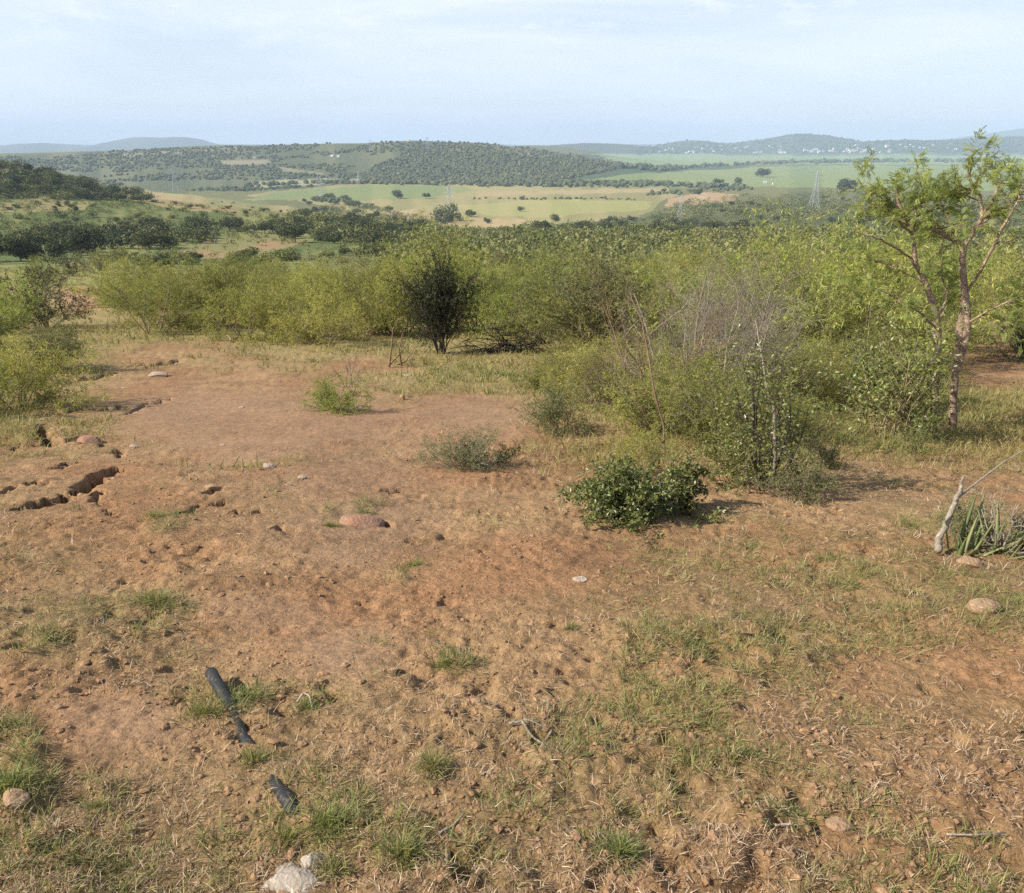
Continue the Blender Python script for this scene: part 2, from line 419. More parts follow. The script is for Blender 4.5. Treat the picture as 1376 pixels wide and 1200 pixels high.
# farther down the slope the ground is grassed over
mid = np.clip(sstep(8, 15, yf + 4 * (n3 - .5)) * (1 - np.clip(bare * 1.5, 0, 1)), 0, 1)[:, None]
mg = np.array([.235, .205, .075]) * (1 - n1[:, None]) + np.array([.33, .27, .115]) * n1[:, None]
soil = soil * (1 - .8 * mid) + mg * .8 * mid
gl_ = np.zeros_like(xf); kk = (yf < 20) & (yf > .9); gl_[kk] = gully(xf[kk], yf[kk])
k = (.75 * sstep(.02, .12, gl_))[:, None]; soil = soil * (1 - k) + np.array([.085, .05, .032]) * k  # shade inside the gullies painted into the soil colour, darker with depth
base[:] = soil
# beyond the slope
far = yf > 75
fx, fy, fpx, fpy = xf[far], yf[far], px[far], py[far]
wob = (fbm(fpx / 30, fpy / 9, 91, 4) - .5)
qx = fpx + 26 * wob; qy = fpy + 5 * (fbm(fpx / 24, fpy / 7, 93, 4) - .5)
mott = fbm(fx / (fy * .03 + 2), fy / (fy * .06 + 4), 95, 4)
fc = np.array([.105, .115, .045]) * (1 - mott[:, None]) + np.array([.20, .19, .075]) * mott[:, None]
def paint(poly, c0, c1=None, f=1.0):
    k = inpoly(qx, qy, poly)
    c0 = np.array(c0); c1 = c0 if c1 is None else np.array(c1)
    t = sstep(.35, .65, mott[k])[:, None]
    fc[k] = fc[k] * (1 - f) + f * (c0 * (1 - t) + c1 * t)
hill = (fy < 700)
paint([(-400, 200), (0, 205), (210, 255), (470, 290), (520, 340), (-400, 365)], (.11, .135, .042), (.21, .21, .07))
paint([(-300, 285), (0, 276), (60, 262), (120, 274), (110, 282), (0, 287)], (.27, .23, .095), (.15, .165, .058))
paint([(150, 250), (215, 258), (330, 272), (440, 284), (430, 292), (330, 290), (225, 280), (170, 266)], (.33, .25, .115), (.20, .19, .07))
paint([(215, 345), (290, 322), (360, 317), (420, 322), (380, 334), (300, 346)], (.30, .20, .10), (.20, .19, .07))
paint([(-200, 400), (-200, 352), (200, 350), (420, 352), (420, 385), (160, 400)], (.17, .19, .06), (.26, .24, .09))
# valley fields
paint([(330, 262), (470, 246), (740, 246), (900, 250), (905, 262), (860, 290), (760, 303), (640, 312), (500, 300), (430, 275)], (.25, .225, .095), (.32, .275, .12))
paint([(330, 268), (400, 256), (500, 249), (600, 249), (640, 256), (560, 268), (470, 270)], (.19, .225, .085), (.23, .25, .095))
paint([(600, 276), (720, 268), (880, 270), (860, 282), (740, 292), (660, 290)], (.30, .29, .105), (.35, .31, .13))
paint([(505, 285), (560, 280), (620, 292), (700, 296), (700, 312), (600, 308), (520, 296)], (.42, .32, .165), (.34, .265, .12))
paint([(640, 258), (880, 253), (890, 258), (640, 264)], (.37, .29, .14))
paint([(725, 246), (860, 232), (1100, 222), (1900, 222), (1900, 258), (1240, 256), (1000, 250), (880, 252)], (.19, .235, .09), (.225, .265, .105))
paint([(740, 226), (760, 210), (860, 203), (1000, 209), (1900, 208), (1900, 220), (1000, 221), (800, 228)], (.205, .26, .10), (.235, .28, .115))
paint([(730, 247), (900, 230), (1010, 224), (1010, 220), (800, 226)], (.08, .11, .05))
paint([(900, 266), (930, 258), (985, 262), (990, 276), (940, 284), (900, 280)], (.45, .33, .19), (.38, .26, .14))
paint([(860, 292), (905, 278), (1000, 268), (1100, 258), (1240, 262), (1900, 268), (1900, 335), (640, 335), (700, 305)], (.095, .11, .045), (.15, .15, .06))
# wooded ridge
paint([(-200, 225), (60, 207), (200, 200), (400, 192), (560, 187), (650, 190), (760, 203), (860, 221), (740, 246), (470, 247), (330, 258), (-200, 250)], (.095, .108, .052), (.150, .152, .076))
paint([(295, 216), (360, 214), (365, 220), (300, 222)], (.30, .26, .17), f=.7)
paint([(330, 246), (400, 241), (455, 240), (450, 246), (360, 252)], (.34, .32, .18), f=.8)
paint([(370, 224), (440, 232), (440, 236), (380, 230)], (.26, .24, .14), f=.7)
paint([(470, 240), (500, 238), (505, 246), (470, 247)], (.34, .3, .2), f=.8)
paint([(690, 209), (720, 206), (745, 210), (720, 214)], (.36, .31, .22), f=.7)
paint([(170, 206), (330, 199), (335, 201), (170, 209)], (.34, .30, .24), f=.6)
# far hills
hm = fy > 4000
k = hm & (qy < 207)
t = mott[k][:, None]; fc[k] = np.array([.050, .065, .040]) * (1 - t) + np.array([.12, .12, .075]) * t
base[far] = fc
# the join between slope and valley
jn = (yf > 45) & (yf <= 75)
rough_a = np.where(yf < 60, (1 - .35 * np.clip(pan, 0, 1)) * (1 - sstep(20, 60, yf)), 0.0)
base *= (1.0)
nr = len(rows)
ii = np.arange(nr * nc).reshape(nr, nc)
q = np.stack([ii[:-1, :-1], ii[:-1, 1:], ii[1:, 1:], ii[1:, :-1]], -1).reshape(-1, 4)
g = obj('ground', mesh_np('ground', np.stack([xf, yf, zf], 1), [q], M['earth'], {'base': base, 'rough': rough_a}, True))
tag(g, kind='structure')
ZMIN = float(zf.min()); ZMAX = float(zf.max())

# ------------------------------------------------------------------ shape builders
def norm(a): return a / np.maximum(np.linalg.norm(a, axis=-1, keepdims=True), 1e-9)

def tubes(levels, sides=(6, 5, 4, 3, 3)):
    """levels: list of (pts (M,K,3), rad (M,K)) -> V, F(quads)"""
    Vs, Fs, off = [], [], 0
    for li, (P, rd) in enumerate(levels):
        Mn, K = P.shape[:2]
        if Mn == 0: continue
        s = sides[min(li, len(sides) - 1)]
        T = np.zeros_like(P); T[:, 1:-1] = P[:, 2:] - P[:, :-2]; T[:, 0] = P[:, 1] - P[:, 0]; T[:, -1] = P[:, -1] - P[:, -2]
        T = norm(T)
        ref = np.where(np.abs(T[:, :1, 2:3]) > .8, np.array([1., 0, 0]), np.array([0, 0, 1.]))
        A = norm(np.cross(T, np.broadcast_to(ref, T.shape))); B = np.cross(T, A)
        an = np.linspace(0, 2 * PI, s, endpoint=False)
        ring = A[:, :, None] * np.cos(an)[:, None] + B[:, :, None] * np.sin(an)[:, None]
        V = P[:, :, None] + ring * rd[:, :, None, None]
        idx = off + np.arange(Mn * K * s).reshape(Mn, K, s)
        a = idx[:, :-1]; b = idx[:, 1:]
        f = np.stack([a, np.roll(a, -1, 2), np.roll(b, -1, 2), b], -1).reshape(-1, 4)
        Vs.append(V.reshape(-1, 3)); Fs.append(f); off += Mn * K * s
    return np.concatenate(Vs), np.concatenate(Fs)

def shoot(P, D, L, r, K=5, wig=.25, up=.1, taper=.35, rng=R):
    Mn = len(P); pts = np.zeros((Mn, K, 3)); pts[:, 0] = P; D = norm(D)
    for k in range(1, K):
        D = norm(D + rng.normal(0, wig, (Mn, 3)) + np.array([0, 0, up]))
        pts[:, k] = pts[:, k - 1] + D * (L / (K - 1))[:, None]
    rad = r[:, None] * np.linspace(1, taper, K)[None]
    return pts, rad

def sprout(par, n, ang=(.4, 1.0), ratio=(.4, .7), rr=.6, t0=.3, K=5, wig=.25, up=.1, taper=.35, rng=R, t1=1.0, lens=None, flat=1.0):
    P, rd = par; Mn, Kp = P.shape[:2]
    m = np.repeat(np.arange(Mn), n)
    t = rng.uniform(t0, t1, len(m)) * (Kp - 1); i = np.clip(t.astype(int), 0, Kp - 2); f = (t - i)[:, None]
    p = P[m, i] * (1 - f) + P[m, i + 1] * f
    d = norm(P[m, i + 1] - P[m, i])
    rv = rng.normal(0, 1, (len(m), 3)); pe = norm(rv - (rv * d).sum(1, keepdims=True) * d)
    a = rng.uniform(ang[0], ang[1], len(m))[:, None]
    d = d * np.cos(a) + pe * np.sin(a); d[:, 2] *= flat
    Lp = np.linalg.norm(np.diff(P, axis=1), axis=2).sum(1)[m]
    L = Lp * rng.uniform(ratio[0], ratio[1], len(m)) if lens is None else rng.uniform(lens[0], lens[1], len(m))
    r = (rd[m, i] * (1 - f[:, 0]) + rd[m, i + 1] * f[:, 0]) * rr
    return shoot(p, d, L, r, K, wig, up, taper, rng)

def along(lv, n, t0=.15, rng=R):
    P, rd = lv; Mn, K = P.shape[:2]
    m = np.repeat(np.arange(Mn), n)
    t = rng.uniform(t0, 1.0, len(m)) * (K - 1); i = np.clip(t.astype(int), 0, K - 2); f = (t - i)[:, None]
    return P[m, i] * (1 - f) + P[m, i + 1] * f, norm(P[m, i + 1] - P[m, i])

def rhombs(P, D, Nn, L, W, droop=.0):
    D = norm(D); S = norm(np.cross(D, Nn)); Nn = np.cross(S, D)
    L = np.asarray(L)[:, None]; W = np.asarray(W)[:, None]
    V = np.stack([P, P + D * L * .45 + S * W * .5 + Nn * L * .05, P + D * L - Nn * L * droop, P + D * L * .45 - S * W * .5 + Nn * L * .05], 1)
    n = len(P); f = np.arange(n * 4).reshape(n, 4)
    return V.reshape(-1, 3), f

def leaves_mesh(name, P, D, mat, L=(.04, .07), W=(.012, .02), upn=.6, rnd=.9, rng=R, droop=.1):
    n = len(P)
    D2 = norm(D * .5 + rng.normal(0, rnd, (n, 3)) * .7)
    Nn = norm(rng.normal(0, 1, (n, 3)) + np.array([0, 0, upn * 2]))
    V, f = rhombs(P, D2, Nn, rng.uniform(*L, n), rng.uniform(*W, n), droop)
    tint = np.repeat(np.clip(rng.normal(.5, .28, n), 0, 1), 4)
    return mesh_np(name, V, [f], mat, {'tint': tint})

def pinnate(P, D, L, mat, name, npair=6, rng=R, plen=.42, pw=.13):
    """feather leaves: a rachis with pairs of narrow leaflets"""
    n = len(P); D = norm(D)
    Nn = norm(rng.normal(0, .6, (n, 3)) + np.array([0, 0, 1.])); S = norm(np.cross(D, Nn)); Nn = np.cross(S, D)
    ps, ds, ns, ls, ws, tn = [], [], [], [], [], []
    tint = np.clip(rng.normal(.5, .25, n), 0, 1)
    for k in range(npair):
        t = .15 + .85 * k / (npair - 1)
        pos = P + D * (L * t)[:, None] - Nn * (L * .25 * t * t)[:, None]
        for s in (-1, 1):
            ps.append(pos); ds.append(norm(S * s + D * .45 - Nn * .15)); ns.append(Nn)
            ls.append(L * plen * (1 - .35 * abs(t - .5)) * rng.uniform(.8, 1.2, n)); ws.append(L * pw * rng.uniform(.8, 1.2, n)); tn.append(tint)
    V, f = rhombs(np.concatenate(ps), np.concatenate(ds), np.concatenate(ns), np.concatenate(ls), np.concatenate(ws), .15)
    return mesh_np(name, V, [f], mat, {'tint': np.repeat(np.concatenate(tn), 4)})

def cat_lv(*lv):
    return (np.concatenate([l[0] for l in lv]), np.concatenate([l[1] for l in lv]))

def stems(n, h, lean=(.15, .8), r=.02, rng=R, K=6, wig=.16, up=.10, base_r=.08, lenf=(.75, 1.1)):
    az = rng.uniform(0, 2 * PI, n); le = rng.uniform(lean[0], lean[1], n)
    D = np.stack([np.cos(az) * np.sin(le), np.sin(az) * np.sin(le), np.cos(le)], 1)
    P = np.stack([np.cos(az) * base_r, np.sin(az) * base_r, np.full(n, -.08)], 1) * rng.uniform(.3, 1, (n, 1))
    P[:, 2] = -.08
    return shoot(P, D, h * rng.uniform(lenf[0], lenf[1], n), r * rng.uniform(.7, 1.2, n), K, wig, up, .4, rng)

def bush(name, seed, h, leafmat, stemmat, ns=9, lean=(.1, .95), n1=7, n2=6, n3=0, per=14, L=(.04, .07), W=(.012, .02), r=.022, spread_up=.06, droopy=-.02,
         leafname='foliage', levels_leaf=2, upn=.6, up2=.02, bare_base=.25, t_leaf=.15, flat=1.0):
    rng = np.random.default_rng(seed)
    s0 = stems(ns, h, lean, r, rng, up=spread_up)
    s1 = sprout(s0, n1, (.35, 1.05), (.32, .6), .6, bare_base, wig=.22, up=up2, rng=rng)
    s2 = sprout(s1, n2, (.35, 1.1), (.3, .6), .6, .15, wig=.28, up=droopy, rng=rng, flat=flat)
    lv = [s0, s1, s2]
    if n3: lv.append(sprout(s2, n3, (.35, 1.1), (.35, .65), .6, .15, K=4, wig=.3, up=droopy, rng=rng))
    root = empty(name)
    V, f = tubes(lv, (6, 4, 3, 3)); obj('branches', mesh_np('branches', V, [f], stemmat, None, True), root)
    if per:
        Ps, Ds = [], []
        for l in lv[-levels_leaf:]:
            k = per if l is lv[-1] else max(1, per)
            a, b = along(l, k, t_leaf, rng); Ps.append(a); Ds.append(b)
        P = np.concatenate(Ps); D = np.concatenate(Ds)
        k = P[:, 2] > .06 * h; P, D = P[k], D[k]
        obj(leafname, leaves_mesh(leafname, P, D, leafmat, L, W, upn, rng=rng), root)
    return root

used = {}
def place(proto, p, s=1.0, rz=None, label=None, cat=None, group=None, name=None, sz=None):
    o = proto if proto.name not in used else copy_tree(proto)
    used[proto.name] = 1
    o.location = (float(p[0]), float(p[1]), float(p[2]))
    o.rotation_euler = (0, 0, float(R.uniform(0, 2 * PI) if rz is None else rz))
    o.scale = (s, s, s if sz is None else sz)
    for k in ('label', 'category', 'group', 'kind'):
        if k in o: del o[k]
    tag(o, label, cat, group)
    return o

def gp(px, py):
    x, y = near_at(np.array([px], float), np.array([py], float))
    z = height(x, y)
    return np.array([x[0], y[0], z[0]])

def px_h(p, npx):                      # metres for npx photo pixels at point p
    return npx / F * math.hypot(p[1], CAMZ - p[2])

# ------------------------------------------------------------------ thicket of thorn bushes
AC = [bush('thorn_bush', 100 + i, 1.0, M['acacia'] if i % 3 else M['acacia_g'], M['twig'], ns=10 + i % 4, n1=8, n2=8, per=15,
           L=(.028, .070), W=(.006, .0105), r=.010, lean=(.1, 1.3), spread_up=.03, droopy=-.02, bare_base=.2, flat=.35, upn=1.3, t_leaf=.25) for i in range(6)]
GB = [bush('thorn_bush', 140 + i, 1.0, M['dark'] if i == 0 else M['grey_leaf'], M['twig'], ns=15, n1=9, n2=8, per=14, L=(.020, .036), W=(.009, .016), r=.010, bare_base=.12,
           lean=(.05, 1.15), spread_up=.03) for i in range(2)]

front = [  # photo base pixel, height in pixels, proto, label
    (205, 447, 88, AC[0], 'rounded thorn bush at the left end of the thicket front, beside the grassy path'),
    (262, 440, 84, AC[1], 'yellow-green thorn bush second from the left end of the thicket front'),
    (330, 456, 90, AC[2], 'thorn bush showing dark bare stems low down, front of thicket left of centre'),
    (300, 438, 92, AC[3], 'bright green thorn bush just behind the dark-stemmed bush in the thicket front'),
    (385, 452, 72, AC[2], 'low bright green thorn bush right of the dark-stemmed bush'),
    (438, 464, 76, AC[5], 'thorn bush with tangled stems touching the grass edge of the clearing'),
    (488, 452, 92, AC[4], 'yellowish thorn bush left of the dark shrub, behind the leaning sticks'),
    (600, 448, 128, AC[3], 'wide green thorn bush whose crown spreads behind and above the dark shrub'),
    (540, 450, 98, AC[5], 'tall yellow-green thorn bush close behind the left side of the dark shrub'),
    (660, 445, 96, AC[0], 'spreading thorn bush close behind the right side of the dark shrub'),
    (720, 455, 88, AC[3], 'light green thorn bush standing over the dark brush heap'),
    (800, 470, 95, AC[1], 'pale yellowish thorn bush left of the grey dead bush')]
for bx, by, hp, pr, lb in front:
    p = gp(bx, by); place(pr, p, px_h(p, hp) * .95, label=lb, cat='bush')

def scatter(poly, n, mind, rng, exclude=(), tries=6000, marg=None):
    P = []; xs = [a for a, b in poly]; ys = [b for a, b in poly]
    cx = rng.uniform(min(xs), max(xs), tries); cy = rng.uniform(min(ys), max(ys), tries)
    k = inpoly(cx, cy, poly)
    for e in exclude: k &= ~inpoly(cx, cy, e)
    cx, cy = cx[k], cy[k]
    G = at(cx, cy) if len(cx) else np.zeros((0, 3))
    for g_ in G:
        m = mind * (1.0)
        if all((g_[0] - q[0]) ** 2 + (g_[1] - q[1]) ** 2 > m * m for q in P):
            P.append(g_)
            if len(P) >= n: break
    return P

rs = np.random.default_rng(5)
for p in scatter([(165, 432), (560, 434), (700, 418), (700, 356), (430, 352), (160, 388)], 62, 1.7, rs):
    place(AC[rs.integers(6)], p, rs.uniform(1.2, 2.8), label='yellow-green thorn bush in the thicket behind its front row, left of the dark shrub', cat='bush', group='thorn bushes of the left thicket')
for p in scatter([(705, 452), (800, 478), (860, 470), (1040, 500), (1150, 520), (1240, 500), (1240, 440), (1420, 438), (1450, 352), (705, 352)], 92, 1.5, rs,
                 exclude=[[(1290, 430), (1420, 430), (1420, 530), (1290, 530)]]):
    place((AC + [AC[1], GB[1]])[rs.integers(8)], p, rs.uniform(1.6, 3.1) * (.62 + .38 * float(sstep(9, 20, p[1]))), label='feathery yellow-green thorn bush in the dense thicket behind the grey dead bush', cat='bush', group='thorn bushes of the right thicket')
P4 = []
for _ in range(400):
    y_ = rs.uniform(58, 135); a_ = rs.uniform(-.10, .80)
    q_ = (a_ * y_, y_)
    if a_ < -.25 and y_ < 95: continue
    if all((q_[0] - s_[0]) ** 2 + (q_[1] - s_[1]) ** 2 > 7.5 for s_ in P4): P4.append(q_)
    if len(P4) >= 56: break
for x_, y_ in P4:
    z_ = float(coarse(np.array([x_]), np.array([y_]))[0])
    place((AC + GB)[rs.integers(8)], (x_, y_, z_ - .05), rs.uniform(1.9, 3.2), label='thorn bush on the far rim of the thicket where the slope drops away', cat='bush', group='thorn bushes on the far rim')

# left edge bushes
for bx, by, hp, pr, lb in [
    (62, 440, 76, GB[0], 'dark green dense bush left of the grassy path'),
    (8, 448, 74, AC[3], 'bright green bush at the left edge behind the dark dense bush'),
    (-30, 500, 110, AC[3], 'leafy green bush cut by the left picture edge'),
    (28, 548, 104, AC[2], 'straggly yellow-green bush with bare stems in front of the left edge bushes'),
    (70, 500, 64, GB[1], 'low grey scrubby bush below the dark dense bush by the path'),
    (-20, 556, 100, AC[0], 'yellow-green low bush at the left edge above the gully'),
    (100, 372, 26, GB[0], 'small dark bush at the far end of the grassy path'),
    (140, 368, 30, GB[1], 'grey-green small bush beside the far end of the grassy path'),
    (55, 385, 34, AC[3], 'green bush left of the far end of the grassy path')]:
    p = gp(bx, by); place(pr, p, px_h(p, hp) * .95, label=lb, cat='bush')

# the dark shrub in the middle
p = gp(594, 476)
ds = bush('dark_shrub', 200, 1.0, M['dark'], M['twig_dark'], ns=16, lean=(.0, .30), n1=10, n2=8, per=13, L=(.022, .036), W=(.012, .02), r=.014, bare_base=.22, spread_up=.12, up2=.08, droopy=.0, upn=.2)
place(ds, p, px_h(p, 106), .7, 'dark nearly black dense shrub at the back edge of the bare clearing', 'shrub', sz=px_h(p, 102)); ds.scale[0] *= .66; ds.scale[1] *= .66
p = gp(640, 440); b2 = bush('leafy_shrub', 201, 1.0, M['acacia_g'], M['twig'], ns=9, per=12, L=(.025, .04), W=(.01, .016), r=.012)
place(b2, p, px_h(p, 78), label='deeper green leafy shrub leaning out behind the dark shrub', cat='shrub')

# brush heap right of the dark shrub
def brush_heap(name, seed, w, h, mat, n=60, flat=.25):
    rng = np.random.default_rng(seed)
    P = np.stack([rng.normal(0, w * .28, n), rng.normal(0, w * .14, n), np.abs(rng.normal(0, h * .4, n))], 1)
    az = rng.uniform(0, 2 * PI, n); D = np.stack([np.cos(az), np.sin(az) * .5, rng.normal(.05, flat, n)], 1)
    a = shoot(P, D, w * rng.uniform(.2, .5, n), np.full(n, .010), 5, .22, -.03, .4, rng)
    b = sprout(a, 4, (.4, 1.0), (.3, .6), .6, .2, rng=rng, up=-.03)
    V, f = tubes([a, b], (4, 3)); V[:, 2] = np.maximum(V[:, 2], -.02)
    return obj(name, mesh_np(name, V, [f], mat))
p = gp(690, 474); o = brush_heap('brush_heap', 7, 1.9, .55, M['twig_dark'], 130); o.location = p
tag(o, 'low dark heap of cut brush on the grass right of the dark shrub', 'brush')

# leaning dead sticks
def stick_obj(name, pts, rads, mat, side=5, K=None, parent=None):
    P = np.array(pts, float)[None]; rd = np.array(rads, float)[None]
    # resample smoothly
    n = max(len(pts) * 4, 6); t = np.linspace(0, len(pts) - 1, n); i = np.clip(t.astype(int), 0, len(pts) - 2); f = (t - i)[:, None]
    Q = P[0][i] * (1 - f) + P[0][i + 1] * f; q = rd[0][i] * (1 - f[:, 0]) + rd[0][i + 1] * f[:, 0]
    Q = Q.copy(); amp = np.mean(rads) * .16
    Q[1:-1] += R.normal(0, amp, (n - 2, 3)); q = q * R.uniform(.85, 1.15, n)
    V, fa = tubes([(Q[None], q[None])], (side,))
    c0 = len(V); V = np.concatenate([V, [Q[0], Q[-1]]])
    e0 = np.arange(side); e1 = (n - 1) * side + np.arange(side)
    caps = np.concatenate([np.stack([np.full(side, c0), np.roll(e0, -1), e0], 1), np.stack([np.full(side, c0 + 1), e1, np.roll(e1, -1)], 1)])
    return mesh_np(name, V, [fa, caps], mat, None, True)

def px_stick(pts, depth):
    return [unproj(a, b, depth + (c[0] if c else 0)) for a, b, *c in pts]

d0 = gp(524, 492)[1]
rt = empty('leaning_sticks', gp(524, 492))
def local(pts, root): return [np.array(q) - np.array(root.location) for q in pts]
for ln in ([(523, 493), (526, 470), (528, 440)], [(522, 492, 0), (535, 478, .2), (548, 462, .5)], [(530, 492, .3), (545, 486, .5), (556, 470, .8)], [(540, 495, .3), (536, 470, .2), (541, 448, .4)]):
    obj('stick', stick_obj('stick', local(px_stick(ln, d0), rt), [.022] + [.018] * (len(ln) - 2) + [.009], M['dead_red'], 5), rt)
tag(rt, 'few reddish dead sticks leaning together left of the dark shrub', 'sticks')

# ------------------------------------------------------------------ shrubs of the middle ground
p = gp(455, 553); sb = bush('low_bush', 300, 1.0, M['acacia_g'], M['twig'], ns=22, lean=(.5, 1.45), n1=8, n2=6, per=9, L=(.035, .06), W=(.012, .02), r=.012, bare_base=.1, spread_up=.02)
place(sb, p, px_h(p, 50), .3, 'small green low bush alone on the bare earth, with bare twigs above it', 'bush')
p = gp(468, 520); dt = bush('dead_twigs', 301, 1.0, None, M['dead'], ns=5, lean=(.05, .5), n1=5, n2=4, per=0, r=.018)
place(dt, p, px_h(p, 46), .3, 'thin bare grey twigs rising behind the small green low bush', 'twigs')
p = gp(625, 625)
rt = bush('low_bush', 302, 1.0, M['grey_leaf'], M['dead'], ns=26, lean=(.5, 1.4), n1=8, n2=7, per=5, L=(.03, .05), W=(.010, .018), r=.010, bare_base=.1, spread_up=.0, droopy=-.04)
place(rt, p, px_h(p, 62), 1.0, 'sprawling grey-green twiggy bush alone near the middle of the bare earth', 'bush')
p = gp(655, 622); rt = bush('low_bush', 303, 1.0, M['dark'], M['twig_dark'], ns=16, lean=(.8, 1.5), n1=7, n2=6, per=8, L=(.05, .08), W=(.02, .035), r=.010, bare_base=.1, spread_up=.0)
place(rt, p, px_h(p, 38), 1.0, 'small dark leafy sprig at the right foot of the sprawling twiggy bush', 'bush')
# green weedy shrub 760,540
p = gp(752, 582); rt = bush('weedy_bush', 304, 1.0, M['grey_leaf'], M['twig'], ns=16, lean=(.1, 1.0), n1=8, n2=6, per=9, L=(.03, .055), W=(.010, .018), r=.010)
place(rt, p, px_h(p, 66), 2.0, 'weedy green bush at the right end of the bare clearing', 'bush')
p = gp(790, 520); rt = bush('weedy_bush', 305, 1.0, M['broad'], M['twig'], ns=12, lean=(.1, .9), n1=7, n2=6, per=8, L=(.03, .05), W=(.015, .025), r=.010)
place(rt, p, px_h(p, 40), 2.0, 'small dark-leaved weed behind the weedy green bush', 'bush')
p = gp(725, 520); rt = copy_tree(sb); place(rt, p, px_h(p, 36), 2.0, 'low green tuft bush left of the weedy bush on the grass edge', 'bush'); 
# low dark leafy bush 850,650
p = gp(852, 690)
rt = bush('leafy_shrub', 310, 1.0, M['broad_d'], M['twig'], ns=26, lean=(.2, 1.35), n1=9, n2=7, per=7, L=(.06, .10), W=(.030, .052), r=.012, bare_base=.1, spread_up=.02, upn=.7)
place(rt, p, px_h(p, 72), .2, 'low dense glossy green shrub at the edge of the bare earth, nearest of the shrubs', 'shrub', sz=px_h(p, 66))
p = gp(920, 680); rt = bush('leafy_shrub', 311, 1.0, M['broad_d'], M['twig'], ns=8, lean=(.1, .9), n1=7, n2=5, per=6, L=(.09, .14), W=(.05, .08), r=.012, bare_base=.1)
place(rt, p, px_h(p, 50), .2, 'small sprig of green leaves right beside the low glossy shrub', 'shrub')
# yellowing scrub over it
p = gp(860, 640); rt = bush('weedy_bush', 312, 1.0, M['acacia'], M['twig'], ns=18, lean=(.1, 1.2), n1=8, n2=6, per=7, L=(.03, .055), W=(.009, .015), r=.009)
place(rt, p, px_h(p, 62), .2, 'yellowing weedy bush behind the low glossy shrub', 'bush')
# shrub with pale dead stem 1030,580
p = gp(1030, 655)
rt = bush('leafy_shrub', 313, 1.0, M['broad'], M['twig_dark'], ns=8, lean=(.0, .30), n1=7, n2=5, per=6, L=(.026, .044), W=(.013, .022), r=.010, spread_up=.1, bare_base=.12)
place(rt, p, px_h(p, 165), .2, 'upright small-leaved shrub grown around a pale dead stem', 'shrub')
d0 = p[1]; rt = empty('dead_sapling', p)
obj('stem', stick_obj('stem', local(px_stick([(1040, 655), (1042, 600), (1040, 545), (1030, 520), (1024, 480, .1), (1015, 430, .2)], d0 - .15), rt), [.016, .015, .015, .013, .007, .003], M['dead'], 6), rt)
obj('branch', stick_obj('branch', local(px_stick([(1041, 600), (1075, 625, -.1), (1100, 640, -.2)], d0 - .15), rt), [.008, .007, .004], M['dead'], 5), rt)
tag(rt, 'pale grey dead stem standing inside the upright small-leaved shrub', 'dead stem')
p = gp(985, 648); rt = bush('leafy_shrub', 314, 1.0, M['broad'], M['twig'], ns=14, lean=(.1, 1.0), n1=8, n2=6, per=7, L=(.04, .07), W=(.02, .035), r=.010)
place(rt, p, px_h(p, 70), .2, 'yellowish green leafy shrub left of the shrub with the pale dead stem', 'shrub')
p = gp(1058, 668); rt = bush('low_bush', 315, 1.0, M['grey_leaf'], M['dead'], ns=18, lean=(.3, 1.3), n1=8, n2=6, per=5, L=(.05, .08), W=(.016, .028), r=.012)
place(rt, p, px_h(p, 56), .2, 'grey twiggy low bush at the foot of the pale dead stem', 'bush')
p = gp(1095, 632); rt = bush('low_bush', 316, 1.0, M['dark'], M['twig_dark'], ns=14, lean=(.3, 1.3), n1=7, n2=6, per=7, L=(.05, .08), W=(.016, .03), r=.012)
place(rt, p, px_h(p, 34), .2, 'small dark bush low on the grass right of the pale dead stem', 'bush')
# leafy shrub under the tree
for bx, by, hp, sd, lb, mt in [(1195, 590, 140, 320, 'tall leafy shrub left of the red-barked tree, with light shining leaves', 'broad'),
                           (1165, 575, 120, 321, 'leafy shrub at the outer left of the shrubs by the red-barked tree', 'broad'),
                           (1240, 592, 105, 322, 'thin leggy shrub between the tall leafy shrub and the red-barked trunk', 'broad_d'),
                           (1225, 618, 50, 323, 'low leafy shrub in front of the red-barked trunk', 'broad')]:
    p = gp(bx, by); rt = bush('leafy_shrub', sd, 1.0, M[mt], M['twig'], ns=7, lean=(.0, .42), n1=7, n2=5, per=6, L=(.034, .058), W=(.016, .029), r=.010, spread_up=.1, bare_base=.15)
    place(rt, p, px_h(p, hp), .5, lb, 'shrub')
SC = [bush('thorn_scrub', 360 + i, 1.0, M['acacia'] if i < 2 else M['acacia_g'], M['dead'] if i % 2 else M['twig'], ns=11, lean=(.1, 1.2), n1=8, n2=7, n3=3, per=4, L=(.028, .05), W=(.008, .015), r=.010, bare_base=.15, flat=.5, upn=1.0) for i in range(3)]
SC.append(bush('thorn_scrub', 364, 1.0, M['broad'], M['dead'], ns=10, lean=(.1, 1.1), n1=8, n2=6, per=5, L=(.03, .055), W=(.012, .024), r=.010, bare_base=.15))
for p in scatter([(705, 500), (860, 480), (1240, 480), (1250, 560), (1130, 600), (1070, 590), (1000, 610), (830, 600), (780, 560), (705, 535)], 54, .45, rs):
    place(SC[rs.integers(4) if rs.uniform() < .6 else 1], (p[0], p[1], p[2] - .03), rs.uniform(.35, .95), label='light twiggy thorn scrub between the grey dead bush and the shrubs by the tree', cat='bush', group='thorn scrub among the shrubs')
# right edge bush
p = gp(1378, 486); place(copy_tree(GB[0]), p, px_h(p, 60), .5, 'dark green bush beside the bare patch at the right picture edge', 'bush')
p = gp(1395, 450); place(copy_tree(AC[4]), p, px_h(p, 120), .5, 'thorn bush behind the red-barked tree at the right picture edge', 'bush')

